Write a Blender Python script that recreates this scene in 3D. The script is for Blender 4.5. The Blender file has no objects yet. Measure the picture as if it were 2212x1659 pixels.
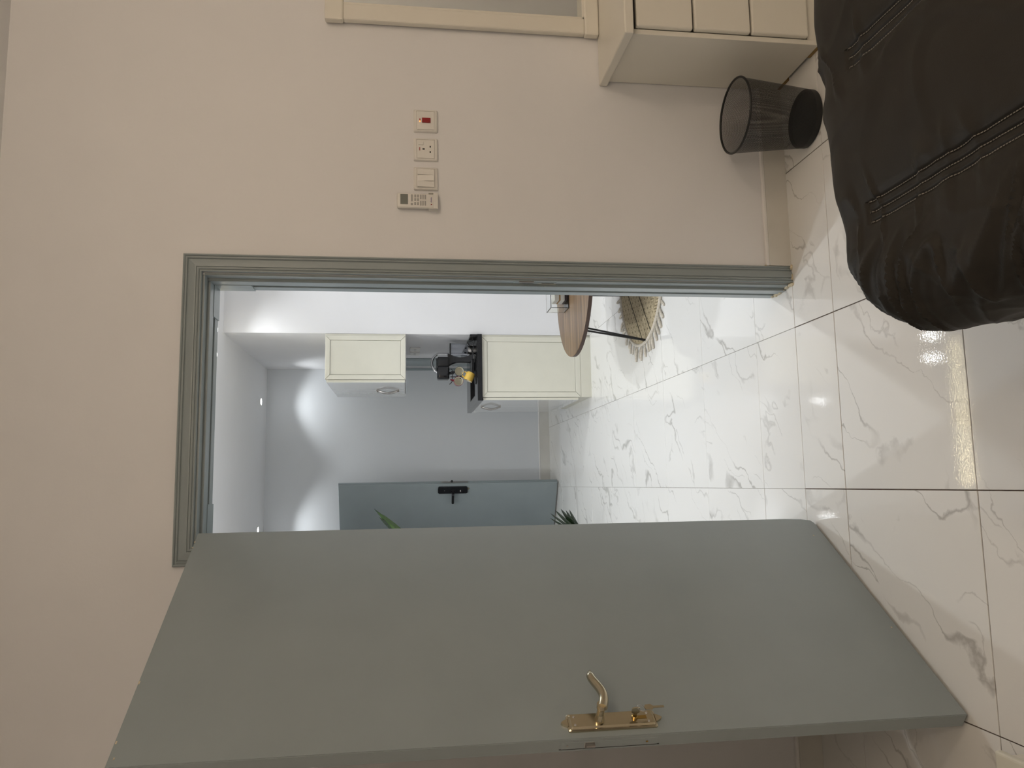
import bpy, bmesh, math, random
from mathutils import Vector, Matrix, noise as mnoise
random.seed(7)
sc = bpy.context.scene
COL = sc.collection
PI = math.pi

# ------------------------------------------------------------------ camera
# The picture was taken with the phone held upright; its file lies on its side, so the camera is rolled 90 degrees.
FPX, PITCH, YAW = 1684.0, math.radians(7.72), math.radians(7.35)
CAM = Vector((0.0, -2.714, 1.444))
F = Vector((math.sin(YAW)*math.cos(PITCH), math.cos(YAW)*math.cos(PITCH), -math.sin(PITCH)))
R = Vector((math.cos(YAW), -math.sin(YAW), 0))
U = R.cross(F)
cd = bpy.data.cameras.new('camera')
cd.sensor_fit = 'HORIZONTAL'; cd.sensor_width = 36.0
cd.lens = 36.0*FPX/2212.0
cd.clip_start = 0.02; cd.clip_end = 60
cam = bpy.data.objects.new('camera', cd); COL.objects.link(cam)
M = Matrix.Identity(4)
for i in range(3):
    M[i][0] = -U[i]; M[i][1] = R[i]; M[i][2] = -F[i]; M[i][3] = CAM[i]
cam.matrix_world = M
sc.camera = cam

# ------------------------------------------------------------------ world, exposure
w = bpy.data.worlds.new('world'); sc.world = w; w.use_nodes = True
bg = w.node_tree.nodes['Background']
bg.inputs[0].default_value = (0.9, 0.95, 1.0, 1); bg.inputs[1].default_value = 0.02
vs = sc.view_settings
vs.view_transform = 'Standard'; vs.look = 'None'; vs.gamma = 1.0; vs.exposure = 0.0
vs.use_curve_mapping = False

BED_LIGHT = (1.0, 0.81, 0.60)
BED_POWER = 42.0
HALL_LIGHT = (0.94, 0.98, 1.0)
SPOT_POWER = 46.0

# ------------------------------------------------------------------ materials
def lin(r, g=None, b=None):
    f = lambda c: c/12.92 if c <= 0.04045 else ((c+0.055)/1.055)**2.4
    return (f(r/255), f(g/255), f(b/255))
MATS = {}
def mat(name, col, rough=0.5, metal=0.0, var=0.04, scale=8.0, bump=0.0, bscale=60.0, coat=0.0, trans=0.0, emis=None, estr=0.0, ior=1.5, spec=0.5, sheen=0.0):
    m = bpy.data.materials.new(name); m.use_nodes = True
    nt = m.node_tree; b = nt.nodes['Principled BSDF']
    b.inputs['Roughness'].default_value = rough
    b.inputs['Metallic'].default_value = metal
    b.inputs['IOR'].default_value = ior
    b.inputs['Specular IOR Level'].default_value = spec
    b.inputs['Coat Weight'].default_value = coat
    b.inputs['Coat Roughness'].default_value = 0.05
    b.inputs['Transmission Weight'].default_value = trans
    b.inputs['Sheen Weight'].default_value = sheen
    tc = nt.nodes.new('ShaderNodeTexCoord')
    nz = nt.nodes.new('ShaderNodeTexNoise'); nz.inputs['Scale'].default_value = scale; nz.inputs['Detail'].default_value = 4
    nt.links.new(tc.outputs['Object'], nz.inputs['Vector'])
    rp = nt.nodes.new('ShaderNodeValToRGB')
    rp.color_ramp.elements[0].position = 0.3; rp.color_ramp.elements[1].position = 0.7
    rp.color_ramp.elements[0].color = tuple(c*(1-var) for c in col)+(1,)
    rp.color_ramp.elements[1].color = tuple(min(1, c*(1+var)) for c in col)+(1,)
    nt.links.new(nz.outputs['Fac'], rp.inputs['Fac'])
    nt.links.new(rp.outputs['Color'], b.inputs['Base Color'])
    if bump:
        n2 = nt.nodes.new('ShaderNodeTexNoise'); n2.inputs['Scale'].default_value = bscale; n2.inputs['Detail'].default_value = 3
        nt.links.new(tc.outputs['Object'], n2.inputs['Vector'])
        bp = nt.nodes.new('ShaderNodeBump'); bp.inputs['Strength'].default_value = bump; bp.inputs['Distance'].default_value = 0.01
        nt.links.new(n2.outputs['Fac'], bp.inputs['Height']); nt.links.new(bp.outputs['Normal'], b.inputs['Normal'])
    if emis:
        b.inputs['Emission Color'].default_value = tuple(emis)+(1,); b.inputs['Emission Strength'].default_value = estr
    MATS[name] = m
    return m

WALL = mat('wall_paint', (0.82, 0.815, 0.825), 0.5, var=0.012, scale=3, bump=0.03, bscale=90)
CEIL = mat('ceiling_paint', (0.89, 0.885, 0.89), 0.7, var=0.01, scale=2)
PAINT = mat('grey_blue_paint', (0.31, 0.355, 0.365), 0.29, var=0.03, scale=5, bump=0.04, bscale=35)
CHIP = mat('bare_plaster_chip', (0.62, 0.55, 0.40), 0.8, var=0.3, scale=60)
WALL2 = mat('pale_blue_grey_paint', (0.725, 0.745, 0.77), 0.5, var=0.012, scale=3, bump=0.03, bscale=90)
GROUT = mat('brown_grout', (0.10, 0.068, 0.05), 0.9, var=0.35, scale=30)
GROUT2 = mat('grey_grout', (0.42, 0.40, 0.38), 0.9, var=0.15, scale=30)
SKIRT = mat('skirting_tile', (0.70, 0.68, 0.63), 0.25, var=0.06, scale=5)
SKIRTTOP = mat('skirting_bead', (0.86, 0.84, 0.82), 0.35, var=0.03)
CREAM = mat('cream_lacquer', (0.82, 0.785, 0.70), 0.38, var=0.02, scale=4)
CREAM2 = mat('cream_laminate', (0.74, 0.72, 0.62), 0.4, var=0.025, scale=6)
GLOSS = mat('pearl_gloss_door', (0.66, 0.67, 0.67), 0.06, var=0.015, ior=1.7, coat=0.5)
RAW = mat('raw_particle_board', (0.34, 0.22, 0.09), 0.9, var=0.25, scale=80)
BLACK = mat('black_plastic', (0.008, 0.008, 0.009), 0.35, var=0.1)
BLACKG = mat('black_gloss', (0.010, 0.010, 0.012), 0.12, var=0.1)
BLACKM = mat('black_powder_coat', (0.006, 0.006, 0.006), 0.45, var=0.1)
GRAN = mat('black_granite', (0.012, 0.012, 0.013), 0.09, var=0.5, scale=200, spec=0.3)
CHROME = mat('chrome', (0.75, 0.75, 0.77), 0.12, metal=1.0, var=0.02)
STEEL = mat('brushed_steel', (0.42, 0.40, 0.38), 0.32, metal=1.0, var=0.08)
BRASS = mat('pale_brass', (0.56, 0.50, 0.37), 0.18, metal=1.0, var=0.05, scale=20)
BRASSD = mat('dark_brass', (0.45, 0.30, 0.10), 0.22, metal=1.0, var=0.08)
WPLAS = mat('white_plastic', (0.80, 0.78, 0.74), 0.28, var=0.015)
WPLAS2 = mat('warm_white_plastic', (0.82, 0.80, 0.76), 0.35, var=0.015)
REDP = mat('dark_red_plastic', (0.30, 0.012, 0.015), 0.25, var=0.08)
REDL = mat('neon_glow', (0.9, 0.2, 0.05), 0.4, emis=(1.0, 0.25, 0.05), estr=3.0)
LCD = mat('grey_lcd', (0.20, 0.21, 0.19), 0.15, var=0.03)
GREYB = mat('grey_rubber', (0.42, 0.41, 0.39), 0.5, var=0.03)
PURPLE = mat('purple_print', (0.16, 0.12, 0.30), 0.5)
CUPIN = mat('cream_glaze', (0.72, 0.68, 0.55), 0.2, var=0.03)
YEL = mat('yellow_glaze', (0.80, 0.52, 0.10), 0.2, var=0.06)
DKRED = mat('dark_red_glaze', (0.16, 0.012, 0.02), 0.2, var=0.06)
ROPE = mat('natural_cotton', (0.72, 0.66, 0.56), 0.95, var=0.12, scale=90, bump=0.4, bscale=300)
PAPER = mat('white_paper', (0.84, 0.81, 0.74), 0.8, var=0.06, scale=40)
CARA = mat('brown_wafer', (0.40, 0.22, 0.07), 0.6, var=0.2, scale=60)
CHOC = mat('dark_chocolate', (0.03, 0.012, 0.02), 0.4, var=0.2)
ACRYL = mat('clear_acrylic', (0.97, 0.98, 0.98), 0.02, trans=1.0, var=0.0, ior=1.3)
TANKM = mat('smoked_clear_plastic', (0.86, 0.87, 0.9), 0.03, trans=1.0, var=0.0, ior=1.08)
BASEF = mat('grey_bed_base_fabric', (0.30, 0.27, 0.24), 0.9, var=0.06, scale=120)
QUILT = mat('charcoal_microfibre', (0.0265, 0.0235, 0.0198), 0.55, var=0.06, scale=6, bump=0.05, bscale=500, sheen=0.0, spec=0.15)
STITCH = mat('pale_thread', (0.18, 0.16, 0.135), 0.7, var=0.05)
LEAF = mat('dark_green_leaf', (0.012, 0.028, 0.010), 0.18, var=0.35, scale=15, coat=0.3)
LEAF2 = mat('mid_green_leaf', (0.035, 0.075, 0.014), 0.2, var=0.4, scale=12)
STEM = mat('plant_stem', (0.12, 0.08, 0.04), 0.8, var=0.2)
POTM = mat('white_pot_glaze', (0.6, 0.58, 0.55), 0.4, var=0.03)
SOIL = mat('dark_soil', (0.03, 0.02, 0.015), 0.95, var=0.4, scale=60)
LAMPG = mat('downlight_glow', (1, 1, 1), 0.4, var=0.0, emis=HALL_LIGHT, estr=30.0)
STRIPG = mat('warm_led_glow', (1, 0.9, 0.65), 0.4, var=0.0, emis=(1.0, 0.86, 0.52), estr=18.0)
BEDG = mat('added_globe_glow', (1, 0.9, 0.7), 0.4, var=0.0, emis=BED_LIGHT, estr=6.0)
MIRR = mat('mirror_glass', (0.80, 0.82, 0.80), 0.02, metal=1.0, var=0.0)

def wood_mat():
    m = bpy.data.materials.new('walnut_laminate'); m.use_nodes = True; nt = m.node_tree; b = nt.nodes['Principled BSDF']
    b.inputs['Roughness'].default_value = 0.35
    tc = nt.nodes.new('ShaderNodeTexCoord'); mp = nt.nodes.new('ShaderNodeMapping')
    mp.inputs['Scale'].default_value = (1.2, 26, 8)
    nz = nt.nodes.new('ShaderNodeTexNoise'); nz.inputs['Scale'].default_value = 1.0; nz.inputs['Detail'].default_value = 6; nz.inputs['Distortion'].default_value = 0.6
    rp = nt.nodes.new('ShaderNodeValToRGB')
    e = rp.color_ramp.elements; e[0].position = 0.3; e[1].position = 0.72
    e[0].color = lin(82, 60, 40)+(1,); e[1].color = lin(146, 118, 86)+(1,)
    x = e.new(0.5); x.color = lin(112, 87, 60)+(1,)
    nt.links.new(tc.outputs['Object'], mp.inputs['Vector']); nt.links.new(mp.outputs['Vector'], nz.inputs['Vector'])
    nt.links.new(nz.outputs['Fac'], rp.inputs['Fac']); nt.links.new(rp.outputs['Color'], b.inputs['Base Color'])
    return m
WOOD = wood_mat()
WOODE = mat('dark_walnut_edge', (0.055, 0.030, 0.020), 0.5, var=0.15)

def marble_mat():
    m = bpy.data.materials.new('polished_marble_tile'); m.use_nodes = True; nt = m.node_tree; b = nt.nodes['Principled BSDF']
    N = nt.nodes.new; L = nt.links.new
    b.inputs['Roughness'].default_value = 0.022; b.inputs['IOR'].default_value = 1.55
    tc = N('ShaderNodeTexCoord'); oi = N('ShaderNodeObjectInfo')
    mul = N('ShaderNodeMath'); mul.operation = 'MULTIPLY'; mul.inputs[1].default_value = 37.0; L(oi.outputs['Random'], mul.inputs[0])
    add = N('ShaderNodeVectorMath'); add.operation = 'ADD'; L(tc.outputs['Object'], add.inputs[0]); L(mul.outputs[0], add.inputs[1])
    # large warp so the veins meander
    wn = N('ShaderNodeTexNoise'); wn.inputs['Scale'].default_value = 3.2; wn.inputs['Detail'].default_value = 8; L(add.outputs[0], wn.inputs['Vector'])
    sub = N('ShaderNodeVectorMath'); sub.operation = 'SUBTRACT'; sub.inputs[1].default_value = (0.5, 0.5, 0.5); L(wn.outputs['Color'], sub.inputs[0])
    scl = N('ShaderNodeVectorMath'); scl.operation = 'SCALE'; scl.inputs['Scale'].default_value = 0.38; L(sub.outputs[0], scl.inputs[0])
    ad2 = N('ShaderNodeVectorMath'); ad2.operation = 'ADD'; L(add.outputs[0], ad2.inputs[0]); L(scl.outputs[0], ad2.inputs[1])
    m0 = N('ShaderNodeMapping'); m0.inputs['Rotation'].default_value = (0, 0, math.radians(-52)); L(ad2.outputs[0], m0.inputs['Vector'])
    mp = N('ShaderNodeMapping'); mp.inputs['Scale'].default_value = (0.75, 4.4, 1); L(m0.outputs[0], mp.inputs['Vector'])
    n1 = N('ShaderNodeTexNoise'); n1.inputs['Scale'].default_value = 1.0; n1.inputs['Detail'].default_value = 1.5; L(mp.outputs[0], n1.inputs['Vector'])
    s1 = N('ShaderNodeMath'); s1.operation = 'SUBTRACT'; s1.inputs[1].default_value = 0.5; L(n1.outputs['Fac'], s1.inputs[0])
    a1 = N('ShaderNodeMath'); a1.operation = 'ABSOLUTE'; L(s1.outputs[0], a1.inputs[0])
    # vein width varies along the vein
    n2 = N('ShaderNodeTexNoise'); n2.inputs['Scale'].default_value = 4.5; n2.inputs['Detail'].default_value = 2; L(add.outputs[0], n2.inputs['Vector'])
    w1 = N('ShaderNodeMapRange'); w1.inputs[1].default_value = 0.36; w1.inputs[2].default_value = 0.70; w1.inputs[3].default_value = 0.003; w1.inputs[4].default_value = 0.026; L(n2.outputs['Fac'], w1.inputs[0])
    dv = N('ShaderNodeMath'); dv.operation = 'DIVIDE'; L(a1.outputs[0], dv.inputs[0]); L(w1.outputs[0], dv.inputs[1])
    r1 = N('ShaderNodeMapRange'); r1.inputs[1].default_value = 0.1; r1.inputs[2].default_value = 1.0; r1.inputs[3].default_value = 1.0; r1.inputs[4].default_value = 0.0; L(dv.outputs[0], r1.inputs[0])
    n3 = N('ShaderNodeTexNoise'); n3.inputs['Scale'].default_value = 2.2; n3.inputs['Detail'].default_value = 2; L(ad2.outputs[0], n3.inputs['Vector'])
    r3 = N('ShaderNodeMapRange'); r3.inputs[1].default_value = 0.42; r3.inputs[2].default_value = 0.57; r3.inputs[3].default_value = 0.0; r3.inputs[4].default_value = 1.0; L(n3.outputs['Fac'], r3.inputs[0])
    vm = N('ShaderNodeMath'); vm.operation = 'MULTIPLY'; L(r1.outputs[0], vm.inputs[0]); L(r3.outputs[0], vm.inputs[1])
    # a second, finer family of hair veins
    mq = N('ShaderNodeMapping'); mq.inputs['Location'].default_value = (5.3, 2.1, 0); mq.inputs['Scale'].default_value = (1.7, 5.2, 1); L(m0.outputs[0], mq.inputs['Vector'])
    n4 = N('ShaderNodeTexNoise'); n4.inputs['Scale'].default_value = 1.0; n4.inputs['Detail'].default_value = 2.5; L(mq.outputs[0], n4.inputs['Vector'])
    s4 = N('ShaderNodeMath'); s4.operation = 'SUBTRACT'; s4.inputs[1].default_value = 0.46; L(n4.outputs['Fac'], s4.inputs[0])
    a4 = N('ShaderNodeMath'); a4.operation = 'ABSOLUTE'; L(s4.outputs[0], a4.inputs[0])
    r4 = N('ShaderNodeMapRange'); r4.inputs[1].default_value = 0.001; r4.inputs[2].default_value = 0.012; r4.inputs[3].default_value = 0.55; r4.inputs[4].default_value = 0.0; L(a4.outputs[0], r4.inputs[0])
    r5 = N('ShaderNodeMapRange'); r5.inputs[1].default_value = 0.50; r5.inputs[2].default_value = 0.58; r5.inputs[3].default_value = 0.0; r5.inputs[4].default_value = 1.0; L(n2.outputs['Fac'], r5.inputs[0])
    h4 = N('ShaderNodeMath'); h4.operation = 'MULTIPLY'; L(r4.outputs[0], h4.inputs[0]); L(r5.outputs[0], h4.inputs[1])
    mx4 = N('ShaderNodeMath'); mx4.operation = 'MAXIMUM'; L(vm.outputs[0], mx4.inputs[0]); L(h4.outputs[0], mx4.inputs[1])
    v2 = N('ShaderNodeMath'); v2.operation = 'MULTIPLY'; v2.inputs[1].default_value = 0.62; L(mx4.outputs[0], v2.inputs[0])
    mx = N('ShaderNodeMix'); mx.data_type = 'RGBA'
    mx.inputs[6].default_value = (0.86, 0.85, 0.825, 1); mx.inputs[7].default_value = (0.34, 0.325, 0.30, 1)
    L(v2.outputs[0], mx.inputs[0]); L(mx.outputs[2], b.inputs['Base Color'])
    bn = N('ShaderNodeTexNoise'); bn.inputs['Scale'].default_value = 150; bn.inputs['Detail'].default_value = 2; L(tc.outputs['Object'], bn.inputs['Vector'])
    bp = N('ShaderNodeBump'); bp.inputs['Strength'].default_value = 0.022; bp.inputs['Distance'].default_value = 0.004
    L(bn.outputs['Fac'], bp.inputs['Height']); L(bp.outputs['Normal'], b.inputs['Normal'])
    return m
MARBLE = marble_mat()

def rug_mat():
    m = bpy.data.materials.new('woven_rug'); m.use_nodes = True; nt = m.node_tree; b = nt.nodes['Principled BSDF']
    N = nt.nodes.new; L = nt.links.new
    b.inputs['Roughness'].default_value = 0.95
    tc = N('ShaderNodeTexCoord')
    nz = N('ShaderNodeTexNoise'); nz.inputs['Scale'].default_value = 160; nz.inputs['Detail'].default_value = 3; L(tc.outputs['Object'], nz.inputs['Vector'])
    rp = N('ShaderNodeValToRGB'); rp.color_ramp.elements[0].position = 0.35; rp.color_ramp.elements[1].position = 0.65
    rp.color_ramp.elements[0].color = lin(166, 150, 118)+(1,); rp.color_ramp.elements[1].color = lin(212, 196, 164)+(1,)
    L(nz.outputs['Fac'], rp.inputs['Fac'])
    # fine weave: zig-zag bands across the rug
    sp = N('ShaderNodeSeparateXYZ'); L(tc.outputs['Object'], sp.inputs[0])
    def math_(op, a, bb=None, c=None):
        n = N('ShaderNodeMath'); n.operation = op
        for i, v in enumerate((a, bb, c)):
            if v is None: continue
            if isinstance(v, (int, float)): n.inputs[i].default_value = v
            else: L(v, n.inputs[i])
        return n.outputs[0]
    zig = math_('PINGPONG', sp.outputs['X'], 0.045)
    ph = math_('ADD', sp.outputs['Y'], zig)
    tri = math_('PINGPONG', ph, 0.0125)
    dark = math_('LESS_THAN', tri, 0.0046)
    dots = math_('LESS_THAN', math_('PINGPONG', sp.outputs['X'], 0.022), 0.007)
    inz = math_('LESS_THAN', sp.outputs['Y'], -0.03)
    dd = math_('MULTIPLY', dark, inz)
    tri2 = math_('PINGPONG', sp.outputs['Y'], 0.022)
    row = math_('LESS_THAN', tri2, 0.0055)
    d2 = math_('MULTIPLY', math_('MULTIPLY', dots, row), math_('SUBTRACT', 1.0, inz))
    dsum = math_('MULTIPLY', math_('MAXIMUM', dd, d2), 0.75)
    mx = N('ShaderNodeMix'); mx.data_type = 'RGBA'; mx.inputs[7].default_value = lin(92, 80, 56)+(1,)
    L(dsum, mx.inputs[0]); L(rp.outputs['Color'], mx.inputs[6]); L(mx.outputs[2], b.inputs['Base Color'])
    bp = N('ShaderNodeBump'); bp.inputs['Strength'].default_value = 0.5; bp.inputs['Distance'].default_value = 0.004
    L(nz.outputs['Fac'], bp.inputs['Height']); L(bp.outputs['Normal'], b.inputs['Normal'])
    return m
RUG = rug_mat()

# ------------------------------------------------------------------ mesh helpers
def link(name, bm, m, parent=None, smooth=False, loc=None, rot=None, norm=True):
    if norm: bmesh.ops.recalc_face_normals(bm, faces=bm.faces)
    me = bpy.data.meshes.new(name); bm.to_mesh(me); bm.free()
    for mm in (m if isinstance(m, (list, tuple)) else [m]): me.materials.append(mm)
    if smooth:
        for p in me.polygons: p.use_smooth = True
        try: me.set_sharp_from_angle(angle=math.radians(40))
        except Exception: pass
    o = bpy.data.objects.new(name, me); COL.objects.link(o)
    if loc is not None: o.location = loc
    if rot is not None: o.rotation_euler = rot
    if parent is not None: o.parent = parent
    return o
def tag(o, label=None, cat=None, group=None, kind=None):
    if label: o['label'] = label
    if cat: o['category'] = cat
    if group: o['group'] = group
    if kind: o['kind'] = kind
    return o
def thing(name, label=None, cat=None, loc=(0, 0, 0), rotz=0.0, group=None, kind=None, parent=None):
    o = bpy.data.objects.new(name, None); COL.objects.link(o); o.empty_display_size = 0.05
    o.location = loc; o.rotation_euler = (0, 0, rotz)
    if parent is not None: o.parent = parent
    return tag(o, label, cat, group, kind)
def NB(): return bmesh.new()
def box(bm, x0, x1, y0, y1, z0, z1, bev=0.0, seg=2, mi=0):
    vs_ = [bm.verts.new(p) for p in ((x0, y0, z0), (x1, y0, z0), (x1, y1, z0), (x0, y1, z0), (x0, y0, z1), (x1, y0, z1), (x1, y1, z1), (x0, y1, z1))]
    fs = [bm.faces.new([vs_[i] for i in q]) for q in ((0, 3, 2, 1), (4, 5, 6, 7), (0, 1, 5, 4), (1, 2, 6, 5), (2, 3, 7, 6), (3, 0, 4, 7))]
    for f in fs: f.material_index = mi
    if bev:
        es = list({e for f in fs for e in f.edges})
        bmesh.ops.bevel(bm, geom=es, offset=bev, segments=seg, affect='EDGES', profile=0.5)
    return bm
def bx(*a, **k): return box(NB(), *a, **k)
def tube(bm, pts, r, n=10, caps=True, mi=0):
    pts = [Vector(p) for p in pts]
    rr = r if isinstance(r, (list, tuple)) else [r]*len(pts)
    rings = []; up = None
    for i, p in enumerate(pts):
        a = pts[max(0, i-1)]; c = pts[min(len(pts)-1, i+1)]
        t = (c-a).normalized()
        if up is None:
            up = Vector((0, 0, 1)) if abs(t.z) < 0.9 else Vector((1, 0, 0))
        s = t.cross(up).normalized(); up = s.cross(t).normalized()
        rings.append([bm.verts.new(p+(s*math.cos(2*PI*k/n)+up*math.sin(2*PI*k/n))*rr[i]) for k in range(n)])
    for i in range(len(rings)-1):
        for k in range(n):
            bm.faces.new((rings[i][k], rings[i][(k+1) % n], rings[i+1][(k+1) % n], rings[i+1][k])).material_index = mi
    if caps:
        bm.faces.new(rings[0][::-1]).material_index = mi; bm.faces.new(rings[-1]).material_index = mi
    return bm
def lathe(bm, prof, n=32, c=(0, 0, 0), axis='z', mi=0, caps=True):
    rings = []
    for (r, z) in prof:
        ring = []
        for k in range(n):
            a = 2*PI*k/n
            if axis == 'z': p = (c[0]+r*math.cos(a), c[1]+r*math.sin(a), c[2]+z)
            elif axis == 'y': p = (c[0]+r*math.cos(a), c[1]+z, c[2]+r*math.sin(a))
            else: p = (c[0]+z, c[1]+r*math.cos(a), c[2]+r*math.sin(a))
            ring.append(bm.verts.new(p))
        rings.append(ring)
    for i in range(len(rings)-1):
        for k in range(n):
            bm.faces.new((rings[i][k], rings[i][(k+1) % n], rings[i+1][(k+1) % n], rings[i+1][k])).material_index = mi
    for ring, pr in ((rings[0], prof[0]), (rings[-1], prof[-1])):
        if caps and pr[0] > 1e-5: bm.faces.new(ring).material_index = mi
    bmesh.ops.remove_doubles(bm, verts=bm.verts, dist=1e-6)
    return bm
def prism(bm, poly, z0, z1, plane='xy', mi=0):
    f = {'xy': lambda a, b, c: (a, b, c), 'xz': lambda a, b, c: (a, c, b), 'yz': lambda a, b, c: (c, a, b)}[plane]
    lo = [bm.verts.new(f(a, b, z0)) for a, b in poly]; hi = [bm.verts.new(f(a, b, z1)) for a, b in poly]
    n = len(poly)
    bm.faces.new(lo[::-1]).material_index = mi; bm.faces.new(hi).material_index = mi
    for i in range(n): bm.faces.new((lo[i], lo[(i+1) % n], hi[(i+1) % n], hi[i])).material_index = mi
    return bm
def rrect(x0, x1, y0, y1, r, n=5):
    out = []
    for cx, cy, a0 in ((x1-r, y1-r, 0), (x0+r, y1-r, PI/2), (x0+r, y0+r, PI), (x1-r, y0+r, 1.5*PI)):
        for k in range(n+1):
            a = a0+PI/2*k/n; out.append((cx+r*math.cos(a), cy+r*math.sin(a)))
    return out
def sweep(prof, path, nrm):
    """mould profile [(w, d)] along one straight leg: path = ((a_outer, a_inner), (b_outer, b_inner)); w 0..1 from outer to inner, d proud along nrm"""
    bm = NB(); (ao, ai), (bo, bi) = path
    ra = [bm.verts.new(Vector(ao).lerp(Vector(ai), w_)+Vector(nrm)*d_) for w_, d_ in prof]
    rb = [bm.verts.new(Vector(bo).lerp(Vector(bi), w_)+Vector(nrm)*d_) for w_, d_ in prof]
    for i in range(len(prof)-1): bm.faces.new((ra[i], ra[i+1], rb[i+1], rb[i]))
    bm.faces.new((ra[-1], ra[0], rb[0], rb[-1])); bm.faces.new(ra); bm.faces.new(rb[::-1])
    return bm

# ------------------------------------------------------------------ the shell
H = 2.80; WT = 0.17
XL, XR, YR = -1.06, 2.75, -4.3      # bedroom
HXL, HXR, HYF = -0.86, 2.60, 5.13   # living room and kitchen behind the door wall
KX, KY = 1.158, 3.25                # kitchen side wall and the white wall in front of it
OX0, OX1, OZ = -0.178, 0.727, 2.128 # door opening in the wall

def struct(name, bm, m, label=None, **k):
    o = link(name, bm, m, **k); o['kind'] = 'structure'
    if label: o['label'] = label
    return o
fb = NB()
box(fb, XL, XR, YR, 0.0, -0.12, -0.003, mi=0)
box(fb, HXL-1.5, HXR, 0.0, HYF+0.02, -0.12, -0.003, mi=1)
floor = struct('floor', fb, [GROUT, GROUT2], 'white grey-veined polished marble tile floor')
tile_cache = {}
TX = [-0.037+0.6*k for k in range(-4, 6)]
def tile(x0, x1, y0, y1, g):
    w_, d_ = round(x1-x0-g, 4), round(y1-y0-g, 4)
    if w_ < 0.02 or d_ < 0.02: return
    if (w_, d_) not in tile_cache:
        bm = bx(-w_/2, w_/2, -d_/2, d_/2, -0.012, 0.0)
        top = [e for e in bm.edges if all(v.co.z > -0.001 for v in e.verts)]
        bmesh.ops.bevel(bm, geom=top, offset=0.0008, segments=1, affect='EDGES')
        o = link('tile', bm, MARBLE, floor); tile_cache[(w_, d_)] = o.data
    else:
        o = bpy.data.objects.new('tile', tile_cache[(w_, d_)]); COL.objects.link(o); o.parent = floor
    o.location = ((x0+x1)/2, (y0+y1)/2, 0)
    o.rotation_euler = (random.uniform(-1, 1)*0.0011, random.uniform(-1, 1)*0.0011, 0)
def tiles(xa, xb, ya, yb, ys, g):
    xs = [xa]+[x for x in TX if xa+0.01 < x < xb-0.01]+[xb]
    yy = [ya]+[y for y in ys if ya+0.01 < y < yb-0.01]+[yb]
    for i in range(len(xs)-1):
        for j in range(len(yy)-1): tile(xs[i], xs[i+1], yy[j], yy[j+1], g)
tiles(XL, XR, YR, -0.009, [-0.277-0.605*k for k in range(0, 8)][::-1], 0.0034)
tiles(HXL-1.5, HXR, -0.009, HYF, [0.322+0.6*k for k in range(0, 10)], 0.0022)

# door wall with its opening, one solid
wb = NB()
box(wb, XL-0.15, OX0, 0, WT, 0, H); box(wb, OX1, HXR+0.3, 0, WT, 0, H); box(wb, OX0, OX1, 0, WT, OZ, H)
struct('wall_front', wb, WALL, 'plain painted wall around the open doorway')
struct('wall_left', bx(XL-0.12, XL, YR, 0, 0, H), WALL)
struct('wall_right', bx(XR, XR+0.12, YR, 0, 0, H), WALL)
struct('wall_rear', bx(XL-0.12, XR+0.12, YR-0.12, YR, 0, H), WALL)
struct('ceiling', bx(HXL-1.6, XR+0.12, YR-0.12, HYF+0.12, H, H+0.1), CEIL, 'flat white ceiling')
struct('wall_far', bx(HXL-1.6, KX+0.02, HYF, HYF+0.12, 0, H), WALL2, 'far kitchen wall washed by two downlights')
# the block beside the kitchen: white face towards the doorway, its side holds the grey door
kb = NB(); D3A, D3B, D3Z = 4.46, 5.05, 2.08
box(kb, KX, HXR+0.3, KY, D3A, 0, H); box(kb, KX, HXR+0.3, D3B, HYF+0.12, 0, H)
box(kb, KX, HXR+0.3, D3A, D3B, D3Z, H); box(kb, KX+0.12, HXR+0.3, D3A, D3B, 0, D3Z)
struct('wall_kitchen', kb, WALL, 'bright white wall ending at the kitchen recess')
struct('wall_lounge', bx(HXR, HXR+0.12, WT, KY, 0, H), WALL)
hb = NB(); D2A, D2B = 4.19, 5.085
box(hb, HXL-0.12, HXL, WT, D2A, 0, H); box(hb, HXL-0.12, HXL, D2B, HYF, 0, H); box(hb, HXL-0.12, HXL, D2A, D2B, 2.10, H)
struct('wall_hall', hb, WALL)
struct('wall_corridor', bx(HXL-1.6, HXL-1.5, 3.0, HYF, 0, H), WALL)
struct('wall_corridor_end', bx(HXL-1.5, HXL-0.12, 2.9, 3.0, 0, H), WALL)

# skirting
def skirt(name, x0, x1, y0, y1, out, hgt=0.098):
    b = struct(name, bx(x0, x1, y0, y1, 0, hgt-0.012), SKIRT, 'low skirting of the same tile along the wall')
    link('cap_bead', bx(x0, x1, y0, y1, hgt-0.012, hgt, 0.002, 1), SKIRTTOP, b)
    return b
skirt('baseboard_front', 0.799, XR, -0.014, 0, 1)
skirt('baseboard_front_left', XL, -0.255, -0.014, 0, 1)
skirt('baseboard_left', XL, XL+0.014, YR, -0.014, 1)
skirt('baseboard_far', HXL, KX, HYF-0.014, HYF, 1, 0.11)
skirt('baseboard_lounge', KX+0.0, HXR, KY-0.014, KY, 1, 0.10)
skirt('baseboard_kitchen', KX-0.014, KX, 4.27, D3A-0.075, 1, 0.11)

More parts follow.
